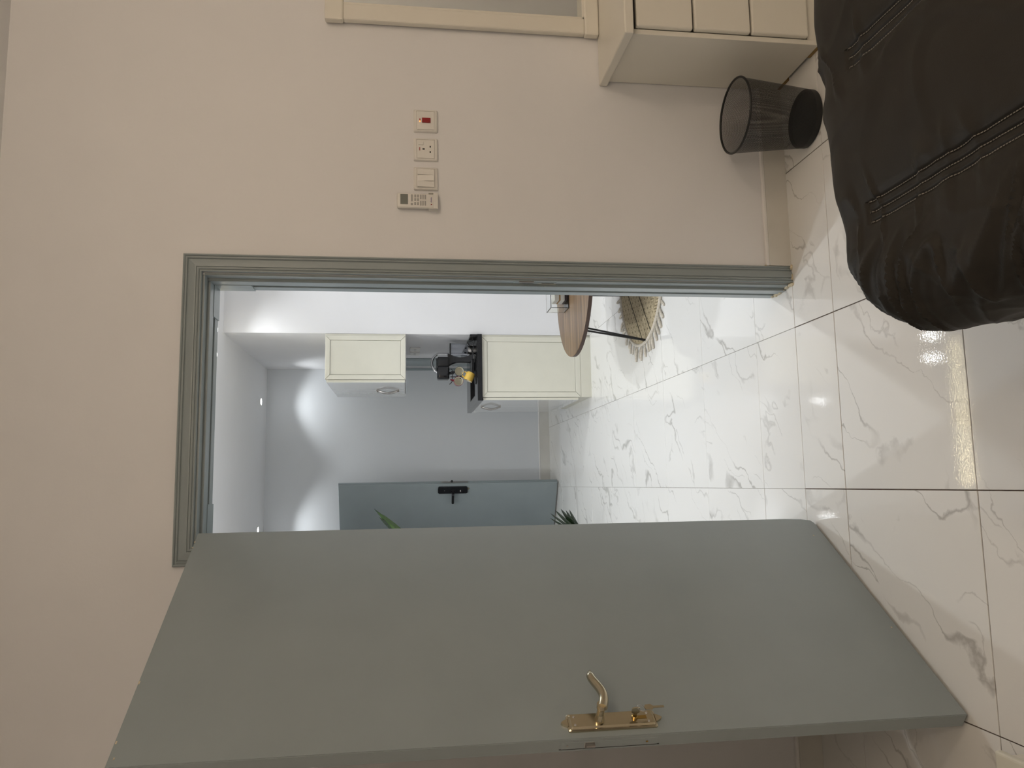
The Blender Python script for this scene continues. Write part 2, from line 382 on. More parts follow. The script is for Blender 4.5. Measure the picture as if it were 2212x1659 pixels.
# ------------------------------------------------------------------ door casing (trim_1): mitred mouldings, jamb lining, stop
CP = [(0, 0), (0, .011), (.02, .013), (.07, .014), (.11, .012), (.13, .009), (.17, .009), (.19, .013), (.24, .014), (.27, .010), (.31, .009), (.33, .0135), (.50, .0165), (.66, .0185), (.72, .0185), (.74, .015), (.78, .015), (.80, .0195), (.85, .0205), (.88, .019), (.90, .016), (.92, .016), (.94, .020), (1, .019), (1, 0)]
def casing(parent, x0, x1, z1, wd, y, sgn, prof=CP, m=PAINT):
    n = (0, sgn, 0)
    link('moulding', sweep(prof, (((x1, y, 0), (x1-wd, y, 0)), ((x1, y, z1), (x1-wd, y, z1-wd))), n), m, parent)
    link('moulding', sweep(prof, (((x0, y, 0), (x0+wd, y, 0)), ((x0, y, z1), (x0+wd, y, z1-wd))), n), m, parent)
    link('moulding', sweep(prof, (((x0, y, z1), (x0+wd, y, z1-wd)), ((x1, y, z1), (x1-wd, y, z1-wd))), n), m, parent)
trim = thing('trim_1', 'grey-blue moulded door casing with bare chipped feet', kind='structure')
casing(trim, OX0-0.071, 0.798, 2.197, 0.063, 0.0, -1)
casing(trim, OX0-0.071, 0.798, 2.197, 0.063, WT, 1)
JT = 0.0115
SY0 = 0.039
for s, xw in ((1, OX1), (-1, OX0)):       # jamb stop with a stopped flute: full-square ends, hollowed middle
    x0, x1 = (xw-JT, xw) if s > 0 else (xw, xw+JT)
    bm = NB(); box(bm, x0, x1, SY0, SY0+0.052, 0, OZ, 0.0015, 1)
    link('jamb_stop', bm, PAINT, trim)
    a = xw-s*0.0045; lo, hi = min(a, xw), max(a, xw)
    link('flute', bx(lo, hi, SY0+0.052, SY0+0.085, 0, OZ), PAINT, trim)
    a = xw-s*0.0095; lo, hi = min(a, xw), max(a, xw)
    link('jamb_edge', bx(lo, hi, SY0+0.085, WT+0.001, 0, OZ, 0.003, 2), PAINT, trim)
    a = xw-s*0.0130; lo, hi = min(a, xw), max(a, xw)
    for z0, z1 in ((1.99, OZ), (0.0, 0.10)):
        b2 = NB()
        ch = 0.03
        poly = [(SY0+0.05, z0), (WT+0.001, z0), (WT+0.001, z1), (SY0+0.05, z1)]
        prism(b2, poly, lo, hi, 'yz')
        if z1 == OZ: link('end_block', b2, PAINT, trim)
        else: b2.free()
link('head_stop', bx(OX0+JT, OX1-JT, SY0, SY0+0.052, OZ-JT, OZ, 0.0015, 1), PAINT, trim)
link('head_flute', bx(OX0, OX1, SY0+0.052, SY0+0.085, OZ-0.0045, OZ), PAINT, trim)
link('head_edge', bx(OX0, OX1, SY0+0.085, WT+0.001, OZ-0.0095, OZ, 0.003, 2), PAINT, trim)
for x0, x1 in ((OX1-0.125, OX1-0.012), (OX0+0.012, OX0+0.125)):
    link('end_block', bx(x0, x1, SY0+0.05, WT+0.001, OZ-0.013, OZ), PAINT, trim)
# lining faces the door shuts against
link('jamb_lining', bx(OX1-0.0015, OX1+0.006, -0.001, WT, 0, OZ), PAINT, trim)
link('jamb_lining', bx(OX0-0.006, OX0+0.0015, -0.001, WT, 0, OZ), PAINT, trim)
link('head_lining', bx(OX0, OX1, -0.001, WT, OZ-0.0015, OZ+0.006), PAINT, trim)
# chipped foot and strike plate
cb = NB(); random.seed(3)
for k in range(15):
    y_ = random.uniform(-0.015, 0.17); r_ = random.uniform(0.004, 0.012)
    xx = OX1-0.013 if y_ > 0.04 else OX1-0.004
    bmesh.ops.create_icosphere(cb, subdivisions=1, radius=r_, matrix=Matrix.Translation((xx+0.004, y_, random.uniform(0, 0.010)))@Matrix.Diagonal((0.8, 1.2, 0.8, 1)))
for k in range(10):
    bmesh.ops.create_icosphere(cb, subdivisions=1, radius=random.uniform(0.003, 0.006), matrix=Matrix.Translation((random.uniform(0.735, 0.799), -0.017, random.uniform(0, 0.004))))
for k in range(6):
    bmesh.ops.create_icosphere(cb, subdivisions=1, radius=random.uniform(0.002, 0.005), matrix=Matrix.Translation((0.799, random.uniform(-0.016, -0.006), random.choice((0.003, 0.01, 0.085, 0.095, 0.1)))))
link('chipped_plaster', cb, CHIP, trim)['label'] = 'bare crumbling plaster at the casing foot'
sp_ = link('strike_plate', bx(OX1-0.003, OX1, 0.012, 0.030, 0.90, 1.06, 0.0008, 1), PAINT, trim)
link('strike_hole', bx(OX1-0.0036, OX1-0.001, 0.017, 0.026, 0.91, 0.955), BLACK, sp_)
link('strike_hole', bx(OX1-0.0036, OX1-0.001, 0.017, 0.026, 0.985, 1.035), BLACK, sp_)
link('strike_lip', bx(OX1-0.006, OX1-0.001, 0.003, 0.013, 0.985, 1.04, 0.001, 1), STEEL, sp_)
link('casing_chip', bx(OX1-0.0035, OX1, 0.030, 0.0335, 0.90, 0.97), CHIP, trim)

# ------------------------------------------------------------------ bedroom door (door_1), open about 122 degrees
DA = Vector((-0.1404, -0.0527, 0))
DANG = math.atan2(-0.8421, -0.5393)
door = thing('door_1', 'open grey-blue flush door with brass lever handle', loc=DA, rotz=DANG, kind='structure')
# local x runs along the leaf from hinge to lock edge, +y (local) = rotated: visible face is local +y
DW, DH, DT = 0.872, 2.108, 0.042
lb = NB()
# bottom hinge-side corner is broken off a little
poly = [(0.0, 0.11), (0.004, 0.05), (0.012, 0.018), (0.028, 0.010), (DW, 0.010), (DW, DH), (0, DH)]
lo_ = [lb.verts.new((a, -DT, b_)) for a, b_ in poly]; hi_ = [lb.verts.new((a, 0, b_)) for a, b_ in poly]
lb.faces.new(lo_); lb.faces.new(hi_[::-1])
for i in range(len(poly)): lb.faces.new((lo_[i], lo_[(i+1) % len(poly)], hi_[(i+1) % len(poly)], hi_[i]))
bmesh.ops.recalc_face_normals(lb, faces=lb.faces)
bmesh.ops.bevel(lb, geom=[e for e in lb.edges], offset=0.002, segments=2, affect='EDGES')
link('leaf', lb, PAINT, door)
for (a, zz, l) in ((0.62, 2.106, 0.010), (0.80, 2.104, 0.008), (0.845, 2.095, 0.006), (0.10, 0.05, 0.006), (0.55, 0.03, 0.005), (0.045, 2.107, 0.006), (0.075, 2.107, 0.004)):
    link('paint_chip', bx(a, a+l, -0.001, 0.0006, zz-0.002, zz+0.0015), CHIP, door)
for zz in (0.25, 1.05, 1.85):
    link('hinge', lathe(NB(), [(0.0, 0), (0.007, 0), (0.007, 0.09), (0.0, 0.09)], 12, (-0.004, -DT-0.004, zz)), STEEL, door)
# brass backplate: long chamfered plate with pointed ends, drawn in leaf coordinates (x along leaf, z up)
PX, PZ0, PZ1, PWd = 0.828, 0.830, 1.055, 0.052
pb = NB()
def plate_ring(ins, y_, r_):
    return [(a, y_, b_) for a, b_ in rrect(PX-PWd/2+ins, PX+PWd/2-ins, PZ0+ins*1.2, PZ1-ins*1.2, r_, 3)]
rings = []
for ins, y_, r_ in ((0, 0, .006), (0, .004, .006), (.003, .0065, .005), (.005, .0065, .004), (.008, .0105, .003), (.0095, .0105, .003)):
    rings.append([pb.verts.new(p) for p in plate_ring(ins, y_, r_)])
for i in range(len(rings)-1):
    n_ = len(rings[i])
    for k in range(n_): pb.faces.new((rings[i][k], rings[i][(k+1) % n_], rings[i+1][(k+1) % n_], rings[i+1][k]))
pb.faces.new(rings[-1]); pb.faces.new(rings[0][::-1])
plate = link('handle_plate', pb, BRASS, door); plate['label'] = 'brass lever handle backplate'
for zz, s in ((PZ1, 1), (PZ0, -1)):
    b2 = NB(); prism(b2, [(PX-0.012, zz-s*0.002), (PX+0.012, zz-s*0.002), (PX+0.004, zz+s*0.012), (PX, zz+s*0.015), (PX-0.004, zz+s*0.012)], 0, 0.007, 'xz')
    link('finial', b2, BRASS, plate)
for zz in (PZ0+0.022, PZ1-0.018):
    for dx in (-0.012, 0.012):
        link('screw', lathe(NB(), [(0, .0118), (.0026, .0118), (.0034, .0105), (.0034, .009)], 12, (PX+dx, 0, zz), 'y'), CHROME, plate)
LZ = 0.974
link('neck', lathe(NB(), [(.013, .009), (.0125, .014), (.0095, .030), (.0095, .046), (.0115, .050), (.0115, .062)], 20, (PX, 0, LZ), 'y'), BRASS, door)
lv = NB(); pts = []; rad = []
for k in range(25):
    t = k/24
    xx = PX+0.004-0.118*t
    zz = LZ+0.010*math.sin(t*PI*1.15+0.2)-0.004-0.018*math.sin(t*PI*1.55)*(1-0.2*t)
    pts.append((xx, 0.056+0.004*math.sin(t*PI), zz)); rad.append(0.0122*(1-0.15*t) if t < 0.85 else 0.0122*(0.87-4.2*(t-0.85)))
tube(lv, pts, rad, 12)
lo = link('lever', lv, BRASS, door, smooth=True); lo['label'] = 'wavy polished brass lever'
KZ = 0.885
link('keyhole_cylinder', lathe(NB(), [(.0, .0165), (.006, .0165), (.0075, .015), (.0075, .009)], 16, (PX, 0, KZ), 'y'), BRASSD, plate)
link('keyhole_slot', bx(PX-0.005, PX+0.005, 0.0100, 0.0112, KZ-0.030, KZ-0.006, 0.0), BRASSD, plate)
# lock case on the leaf's edge
lp = link('lock_faceplate', bx(DW-0.001, DW+0.0012, -0.032, -0.010, 0.835, 1.075, 0.0005, 1), PAINT, door)
link('latch_slot', bx(DW, DW+0.0018, -0.0295, -0.012, 0.995, 1.018), GREYB, lp)
lt = NB(); prism(lt, [(DW, -0.029), (DW+0.004, -0.029), (DW+0.013, -0.016), (DW+0.012, -0.013), (DW, -0.013)], 0.994, 1.016, 'xy')
link('latch_bolt', lt, STEEL, lp)
link('dead_bolt_slot', bx(DW, DW+0.0018, -0.028, -0.014, 0.885, 0.925), PAINT, lp)
link('groove', bx(DW, DW+0.0016, -0.033, -0.032, 0.83, 1.08), BLACK, lp)
link('screw', lathe(NB(), [(0, .0018), (.003, .0018), (.003, 0)], 10, (DW, -0.021, 0.862), 'x'), BRASSD, lp)
link('screw', lathe(NB(), [(0, .0018), (.003, .0018), (.003, 0)], 10, (DW, -0.021, 1.06), 'x'), STEEL, lp)
# the key in the lock with its ring and a second key
def door_pt(x, y, z):
    c, s = math.cos(DANG), math.sin(DANG)
    return Vector((DA.x+x*c-y*s, DA.y+x*s+y*c, z))
kt = thing('key_bunch', 'two small keys on a ring hanging from the brass door lock', 'keys', loc=DA, rotz=DANG)
b2 = bx(PX-0.0016, PX+0.0016, 0.0165, 0.024, KZ-0.004, KZ+0.004); link('key_blade', b2, BRASS, kt)
b2 = NB(); prism(b2, [(0.024, KZ-0.004), (0.028, KZ-0.010), (0.042, KZ-0.010), (0.045, KZ-0.004), (0.045, KZ+0.004), (0.042, KZ+0.010), (0.028, KZ+0.010), (0.024, KZ+0.004)], PX-0.0012, PX+0.0012, 'yz'); link('key_bow', b2, BRASS, kt)
rg = NB(); tube(rg, [(PX-0.001+0.009*math.cos(a), 0.040+0.004*math.sin(a), KZ-0.014+0.011*math.sin(a)) for a in [2*PI*k/20 for k in range(21)]], 0.0009, 6, False); link('key_ring', rg, CHROME, kt)
b2 = NB(); prism(b2, [(PX-0.009, KZ-0.024), (PX-0.002, KZ-0.021), (PX+0.005, KZ-0.024), (PX+0.006, KZ-0.040), (PX+0.001, KZ-0.044), (PX-0.004, KZ-0.044), (PX-0.010, KZ-0.038)], 0.040, 0.0424, 'xz'); link('key_bow', b2, BRASS, kt)
link('key_blade', bx(PX-0.0045, PX+0.0015, 0.0405, 0.0420, KZ-0.071, KZ-0.044), BRASS, kt)

# ------------------------------------------------------------------ switch plates and remote on the wall
def plate_thing(xc, zc, label, cat, name):
    t = thing(name, label, cat, (xc, 0, zc), group='wall plates in a row')
    fr = NB(); S = 0.0425
    rs = []
    for ins, y_, r_ in ((0, 0, .005), (0, -.006, .005), (.004, -.010, .004), (.0095, -.0105, .003), (.0105, -.0085, .003)):
        rs.append([fr.verts.new((a, y_, b_)) for a, b_ in rrect(-S+ins*0.6, S-ins*0.6, -S-0.001+ins, S+0.001-ins, r_, 3)])
    for i in range(len(rs)-1):
        n_ = len(rs[i])
        for k in range(n_): fr.faces.new((rs[i][k], rs[i][(k+1) % n_], rs[i+1][(k+1) % n_], rs[i+1][k]))
    fr.faces.new(rs[0])
    fr.faces.new(rs[-1])
    link('frame', fr, WPLAS, t)
    link('insert', bx(-0.0345, 0.0345, -0.0112, -0.008, -0.031, 0.031, 0.0008, 1), WPLAS2, t)
    return t
t = plate_thing(1.314, 1.3745, 'white wall plate with a dark red rocker switch', 'switch', 'heater_switch')
rk = NB(); prism(rk, [(-0.0175, -0.0145), (0.0135, -0.0135), (0.0135, -0.011), (-0.0175, -0.011)][::-1], -0.0095, 0.0095, 'yz')
rk.free(); link('rocker', bx(-0.009, 0.009, -0.0155, -0.011, -0.0175, 0.0135, 0.0012, 2), REDP, t)
link('pilot_lamp', bx(-0.0055, 0.0065, -0.0120, -0.011, 0.0190, 0.0225), REDP, t)
link('pilot_glow', bx(-0.0065, -0.0015, -0.0124, -0.011, 0.0192, 0.0223), REDL, t)
t = plate_thing(1.205, 1.3745, 'white three-pin wall socket with small switch', 'socket', 'wall_socket')
link('rocker', bx(0.0145, 0.0270, -0.0140, -0.011, 0.0085, 0.0265, 0.0008, 1), WPLAS, t)
for (x0, x1, z0, z1) in ((-0.0025, 0.0025, 0.0035, 0.0115), (0.0065, 0.0125, -0.0185, -0.0140), (-0.0135, -0.0075, -0.0185, -0.0140)):
    link('pin_hole', bx(x0, x1, -0.0116, -0.009, z0, z1), BLACK, t)
link('pilot_lamp', bx(-0.006, 0.0065, -0.0118, -0.009, 0.0200, 0.0228), REDP, t)
t = plate_thing(1.095, 1.3745, 'white light switch plate with three rockers', 'switch', 'light_switch')
for k, (z0, z1, tilt) in enumerate(((-0.0302, 0.0302, 0.06), (-0.0302, 0.0302, -0.12), (-0.0302, 0.0302, 0.06))):
    x1 = 0.0335-k*0.0225; b2 = bx(-0.0108, 0.0108, -0.004, 0.002, z0, z1, 0.0008, 1)
    link('rocker', b2, WPLAS2, t, loc=(x1-0.0110, -0.0118, 0), rot=(tilt, 0, 0))
# remote in its wall holder
rm = thing('remote_holder', 'white bracket on the wall holding the remote', 'bracket', (1.006, 0, 1.335))
hb2 = NB(); box(hb2, -0.028, 0.030, -0.004, 0, 0, 0.030, 0.001, 1); link('back', hb2, WPLAS, rm)
link('pocket', bx(-0.030, 0.0305, -0.0285, -0.0245, 0.000, 0.014, 0.0012, 1), WPLAS, rm)
link('side', bx(0.0275, 0.0305, -0.028, 0, 0.000, 0.030, 0.0008, 1), WPLAS, rm)
link('side', bx(-0.030, -0.027, -0.028, 0, 0.000, 0.030, 0.0008, 1), WPLAS, rm)
link('floor_lip', bx(-0.030, 0.0305, -0.028, 0, -0.003, 0.0, 0.0005, 1), WPLAS, rm)
rc = thing('remote_control', 'white air conditioner remote with grey screen and buttons', 'remote', (1.006, -0.013, 1.335))
link('body', bx(-0.0265, 0.0270, -0.0105, 0.0075, 0.001, 0.142, 0.005, 3), WPLAS2, rc, smooth=True)
link('screen', bx(-0.0145, 0.0225, -0.0115, -0.010, 0.1030, 0.1300, 0.0004, 1), LCD, rc)
def btn(x0, x1, z0, z1): link('button', bx(x0, x1, -0.0124, -0.010, z0, z1, 0.0008, 1), GREYB, rc)
btn(-0.004, 0.022, 0.0865, 0.0925); btn(-0.018, -0.010, 0.0860, 0.0935)
for zc in (0.078, 0.068):
    for xc in (0.0165, 0.003, -0.0115): btn(xc-0.0055, xc+0.0055, zc-0.003, zc+0.003)
for zc in (0.058, 0.050, 0.042):
    for xc in (0.0135, -0.0095): btn(xc-0.0085, xc+0.0085, zc-0.0025, zc+0.0025)
lg = NB()
for k in range(7): box(lg, 0.011-k*0.0028, 0.0128-k*0.0028, -0.0112, -0.010, 0.0195, 0.0220+0.0008*(k % 2))
link('printed_mark', lg, PURPLE, rc)
link('red_button', lathe(NB(), [(0, -.0115), (.0022, -.0115), (.0022, -.010)], 12, (-0.0135, 0, 0.0205), 'y'), REDP, rc)

# ------------------------------------------------------------------ dresser with mirror
ds = thing('dresser', 'cream dresser with three stacked drawers beside the wastebasket', 'dresser', (1.505, 0, 0))
DX1 = 0.95
cbm = NB(); box(cbm, 0, 0.018, -0.325, -0.004, 0.012, 0.69, 0.001, 1)
link('side_panel', cbm, CREAM, ds); link('side_panel', bx(DX1-0.018, DX1, -0.325, -0.004, 0.012, 0.69, 0.001, 1), CREAM, ds)
link('back_panel', bx(0.018, DX1-0.018, -0.012, -0.004, 0.05, 0.68), CREAM, ds)
link('plinth', bx(0.018, DX1-0.018, -0.322, -0.30, 0.012, 0.052), CREAM, ds)
fx0, fx1 = 0.020, DX1-0.020
for z0, z1 in ((0.475, 0.675), (0.268, 0.470), (0.055, 0.263)):
    dr = link('drawer', bx(fx0, fx1, -0.342, -0.320, z0+0.001, z1-0.001, 0.006, 3), CREAM, ds)
    link('drawer_box', bx(0.03, DX1-0.03, -0.320, -0.02, z0+0.01, z1-0.02), CREAM, dr)
for y0, y1 in ((-0.325, -0.245), (-0.085, -0.01)):
    link('foot_block', bx(-0.001, 0.06, y0, y1, 0, 0.012), RAW, ds); link('foot_block', bx(DX1-0.06, DX1, y0, y1, 0, 0.012), RAW, ds)
link('top', bx(-0.020, DX1+0.02, -0.362, -0.003, 0.690, 0.722, 0.005, 3), CREAM, ds)
mi_ = thing('wall_mirror', 'cream framed mirror standing on the dresser top', 'mirror', (1.676, 0, 0.722))
MW, MH = 0.72, 1.014
fp = 0.034
def mframe(x0, x1, z0, z1, y1=-fp): return bx(x0, x1, y1, -0.006, z0, z1, 0.006, 2)
link('frame_post', mframe(0, 0.062, 0.055, MH-0.065), CREAM, mi_)
link('frame_post', mframe(MW-0.062, MW, 0.055, MH-0.065), CREAM, mi_)
link('frame_rail', mframe(-0.004, MW+0.004, 0.001, 0.056, -fp-0.003), CREAM, mi_)
link('frame_rail', mframe(-0.004, MW+0.004, MH-0.066, MH, -fp-0.003), CREAM, mi_)
link('inner_bead', bx(0.060, 0.070, -0.030, -0.008, 0.055, MH-0.065, 0.002, 1), CREAM, mi_)
link('inner_bead', bx(0.060, MW-0.06, -0.030, -0.008, 0.053, 0.063, 0.002, 1), CREAM, mi_)
link('glass', bx(0.064, MW-0.064, -0.022, -0.010, 0.055, MH-0.065), MIRR, mi_)
link('backing_strip', bx(0.014, 0.030, -0.006, -0.0005, 0.0, 0.20), RAW, mi_)
link('backing_strip', bx(0.014, 0.030, -0.006, -0.0005, 0.88, 0.99), RAW, mi_)

# ------------------------------------------------------------------ wastebasket of black wire mesh
wbk = thing('wastebasket', 'round black wire mesh wastebasket by the dresser', 'wastebasket', (1.290, -0.205, 0.0))
RB, RT, HB = 0.100, 0.130, 0.280
NA, NH = 190, 84
gb = NB(); IW = 0.17
for j in range(NH):
    z0 = 0.022+(HB-0.026)*j/NH; z1 = 0.022+(HB-0.026)*(j+1)/NH
    r0 = RB+(RT-RB)*z0/HB; r1 = RB+(RT-RB)*z1/HB
    if j == 0: prev = [gb.verts.new((r0*math.cos(2*PI*k/NA), r0*math.sin(2*PI*k/NA), z0)) for k in range(NA)]
    off = 0.5*(j+1)
    nxt = [gb.verts.new((r1*math.cos(2*PI*(k+off)/NA), r1*math.sin(2*PI*(k+off)/NA), z1)) for k in range(NA)]
    for k in range(NA):
        a, b_, c, d = prev[k], prev[(k+1) % NA], nxt[(k+1) % NA], nxt[k]
        cen = (a.co+b_.co+c.co+d.co)/4
        q = [gb.verts.new(v.co.lerp(cen, IW*2.0)) for v in (a, b_, c, d)]
        o4 = (a, b_, c, d)
        for i in range(4): gb.faces.new((o4[i], o4[(i+1) % 4], q[(i+1) % 4], q[i]))
    prev = nxt
link('mesh_side', gb, BLACKM, wbk, norm=False)['kind'] = 'stuff'
link('bottom', lathe(NB(), [(0, .012), (RB-0.002, .012), (RB+0.001, .026), (RB+0.0025, .026), (RB+0.0015, .004), (RB-0.004, 0.0), (0, 0.0)], 64), BLACKM, wbk, smooth=True)
tr = NB(); tube(tr, [(RT*math.cos(2*PI*k/72), RT*math.sin(2*PI*k/72), HB) for k in range(73)], 0.0042, 10, False)
link('rim', tr, BLACKM, wbk, smooth=True)

# ------------------------------------------------------------------ bed: base and quilt
bed = thing('bed', 'grey upholstered bed base and mattress under the dark quilt', 'bed', (1.15, -2.35, 0))
BX0, BX1, BY0, BY1 = 0.352, 2.02, -4.15, -1.22
link('base', bx(BX0-1.15, BX1-1.15, BY0+2.35, BY1+2.35, 0.06, 0.30, 0.02, 3), BASEF, bed)
link('mattress', bx(BX0+0.06-1.15, BX1-0.06-1.15, BY0+0.06+2.35, BY1-0.06+2.35, 0.301, 0.465, 0.05, 4), WPLAS2, bed)
for (xx, yy) in ((BX0+0.1, BY0+0.1), (BX1-0.1, BY0+0.1), (BX0+0.1, BY1-0.1), (BX1-0.1, BY1-0.1)):
    link('leg', lathe(NB(), [(.025, 0), (.03, .06)], 14, (xx-1.15, yy+2.35, 0)), BLACK, bed)
quilt = thing('quilt', 'dark charcoal quilt with triple stitched bands covering the bed', 'quilt', (0, 0, 0))
QZ, QR, CR = 0.545, 0.115, 0.14
IX0, IX1, IY0, IY1 = 0.390, 1.965, -4.05, -1.258   # plan of the flat top, before the roll-over
SEAMS = (0.515, 0.852, 1.19, 1.53)
def nz(x, y, z=0.0): return mnoise.noise(Vector((x, y, z)))
def qpos(px, py):
    cx0, cx1, cy0, cy1 = IX0+CR, IX1-CR, IY0+CR, IY1-CR
    qx, qy = min(max(px, cx0), cx1), min(max(py, cy0), cy1)
    dx, dy = px-qx, py-qy; d = math.hypot(dx, dy)
    nx, ny = (dx/d, dy/d) if d > 1e-6 else (0, 0)
    e = d-CR
    # puff of the fabric between the stitched bands
    puff = 0.0; near = 9
    for s in SEAMS: near = min(near, abs(px-s))
    ystart = -1.305
    band = max(0.0, min(1.0, (ystart-py)/0.015))
    groove = 0.0
    if near < 0.034:
        for o in (-0.021, 0.0, 0.021):
            for s in SEAMS: groove += math.exp(-((px-s-o)/0.0032)**2)
        groove = groove*0.0055*band + 0.004*band*math.exp(-(near/0.03)**4)
    if abs(py-ystart) < 0.02 and near < 0.024: groove += 0.006*math.exp(-((py-ystart)/0.003)**2)
    puff = 0.012*(1-math.exp(-(near/0.07)**2))
    # wrinkles: soft swell everywhere, creases running off the stitched bands, deep gathers on the rolled edge
    wv = 0.006*nz(px*3.1+3, py*2.7)+0.003*nz(px*8, py*6+9)
    def crease(u_, v_, k): return max(0.0, 1-abs(nz(u_, v_, k))*7.5)**1.2
    left = max(0.0, min(1.0, (0.462-px)/0.06))
    fold = 0.0
    wx, wy = px+0.05*nz(px*6, py*6, 1), py+0.05*nz(px*5, py*7, 3)
    if left > 0:
        fan = wy*1.0+wx*0.75
        fold = left*(0.0140*crease(fan*6.5, wx*2.0, 4)+0.0115*crease(fan*13, wx*3.5-wy*1.2, 8)+0.0035*crease(fan*20, wx*6, 12)+0.0035*crease(wx*14, wy*7, 15)
                     +0.010*nz(fan*5.5, wx*3, 6))
    ridge = 0.0
    if near < 0.13:
        ridge = 0.0075*crease(py*11, px*2.5, 21)*math.exp(-((near-0.04)/0.04)**2)
    ridge += 0.0042*crease(wx*5+wy*2, wy*4, 25)*max(0.0, min(1.0, nz(px*2, py*2, 30)*3))
    fold *= 1-0.85*max(0.0, min(1.0, (e-0.06)/0.13))
    disp = puff+wv+fold-groove+ridge
    if e <= 0: P = Vector((px, py, QZ)); N = Vector((0, 0, 1))
    elif e < QR*PI/2:
        a = e/QR
        P = Vector((qx+nx*(CR+QR*math.sin(a)), qy+ny*(CR+QR*math.sin(a)), QZ-QR*(1-math.cos(a)))); N = Vector((nx*math.sin(a), ny*math.sin(a), math.cos(a)))
    else:
        ex = e-QR*PI/2
        P = Vector((qx+nx*(CR+QR-0.20*ex), qy+ny*(CR+QR-0.20*ex), QZ-QR-ex)); N = Vector((nx, ny, 0))
        disp *= 0.9
    hem = 0.004*nz(py*9, px*9, 5)
    Q = P+N*(disp+hem)
    if py > -2.2: Q.y -= 0.080*max(0.0, 1.0-Q.x)*min(1.0, (py+2.2)/0.6)
    return Q
qb = NB(); EXT = QR*PI/2+0.10
def axis(a, b_, fine0, fine1, df, dc):
    out = []; v = a
    while v < b_:
        out.append(v); v += df if fine0 <= v <= fine1 else dc
    out.append(b_); return out
xs = axis(IX0-EXT, IX1+EXT, IX0-EXT-1, 1.25, 0.0052, 0.03)
xs = [x for x in xs if not any(abs(x-s_) < 0.034 for s_ in SEAMS[:3])]+[s_+k_*0.0015 for s_ in SEAMS[:3] for k_ in range(-22, 23)]
xs.sort()
ys = axis(IY0-EXT, IY1+EXT, -2.05, IY1+EXT+1, 0.0050, 0.03)
gv = [[qb.verts.new(qpos(x, y)) for x in xs] for y in ys]
for j in range(len(ys)-1):
    for i in range(len(xs)-1): qb.faces.new((gv[j][i], gv[j][i+1], gv[j+1][i+1], gv[j+1][i]))
link('cover', qb, QUILT, quilt, smooth=True)
ln = NB(); prev = None
y = -1.40
while y > -2.4:
    tt = min(1.0, (-1.40-y)/0.12)
    a_ = qpos(IX0-EXT, y)+Vector((0.003, 0, 0.006)); b_ = a_+Vector((0.004, 0, -0.006-0.017*tt)); c_ = b_+Vector((0.006, 0, 0.0)); 
    row = [ln.verts.new(v) for v in (a_, b_, c_, a_+Vector((0.010, 0, 0)))]
    if prev:
        for i in range(3): ln.faces.new((prev[i], prev[i+1], row[i+1], row[i]))
    prev = row; y -= 0.012
link('lining', ln, BASEF, quilt)['label'] = 'pale grey lining edge under the quilt'
for s in SEAMS[:3]:
    for o in (-0.021, 0.0, 0.021):
        sb = NB(); y = -1.306
        while y > -2.1:
            ps = [qpos(s+o, y-0.0045*k/1.0)+Vector((0, 0, 0.0020)) for k in range(2)]
            for (p0, p1) in ((ps[0], ps[1]),):
                hw = Vector((0.0009, 0, 0))
                v = [sb.verts.new(p) for p in (p0-hw, p0+hw, p1+hw, p1-hw)]
                t_ = [sb.verts.new(p+Vector((0, 0, 0.0006))) for p in (p0-hw, p0+hw, p1+hw, p1-hw)]
                sb.faces.new(t_)
                for i in range(4): sb.faces.new((v[i], v[(i+1) % 4], t_[(i+1) % 4], t_[i]))
            y -= 0.0065
        link('stitch_row', sb, STITCH, quilt, norm=False)

# low cream chest whose corner shows beside the door
lc = thing('low_chest', 'corner of a low cream chest standing on the tiles', 'chest', (-0.98, -1.36, 0))
link('body', bx(-0.060, 0.328, -0.33, 0.402, 0.0, 0.050, 0.003, 2), CREAM, lc)
link('lid', bx(-0.062, 0.338, -0.34, 0.412, 0.050, 0.072, 0.007, 3), CREAM2, lc)

# ------------------------------------------------------------------ kitchen cabinets
CX0, CY0, CY1 = 0.665, 3.235, 4.25
def framed_panel(parent, name, x0, x1, z0, z1, y, wd, toe=False):
    """cream end panel with a mitred border, faces -y"""
    link(name, bx(x0+wd+0.0022, x1-wd-0.0022, y+0.004, y+0.014, z0+wd+0.0022, z1-wd-0.0022), CREAM2, parent)
    pr = [(0, 0), (0, .011), (.06, .013), (.94, .013), (1, .011), (1, 0)]
    n = (0, -1, 0); yy = y+0.013
    A = ((x0, yy, z0), (x0+wd, yy, z0+wd)); B = ((x1, yy, z0), (x1-wd, yy, z0+wd)); C_ = ((x1, yy, z1), (x1-wd, yy, z1-wd)); D_ = ((x0, yy, z1), (x0+wd, yy, z1-wd))
    g = 0.0016
    for P, Q in ((A, B), (B, C_), (C_, D_), (D_, A)):
        v = (Vector(Q[0])-Vector(P[0])).normalized()*g
        P2 = tuple(Vector(p)+v for p in P); Q2 = tuple(Vector(p)-v for p in Q)
        link('border_strip', sweep(pr, (P2, Q2), n), CREAM2, parent)
def bow_handle(parent, x, y, zc, hl, s):
    hbm = NB()
    tube(hbm, [(x-0.004-0.020*math.sin(PI*k/14), y+s*(0.006+0.016*math.sin(PI*k/14)), zc-hl+2*hl*k/14) for k in range(15)], [0.004]+[0.0055]*13+[0.004], 8)
    for zz in (zc-hl, zc+hl): box(hbm, x-0.012, x, y+s*0.006-0.006, y+s*0.006+0.006, zz-0.007, zz+0.007, 0.001, 1)
    link('handle', hbm, STEEL, parent, smooth=True)
uc = thing('wall_cabinet', 'upper kitchen cabinet with framed cream end panel', 'cabinet', (0, 0, 0))
UX0, UZ0, UZ1, UY1 = 0.802, 1.45, 2.052, 4.24
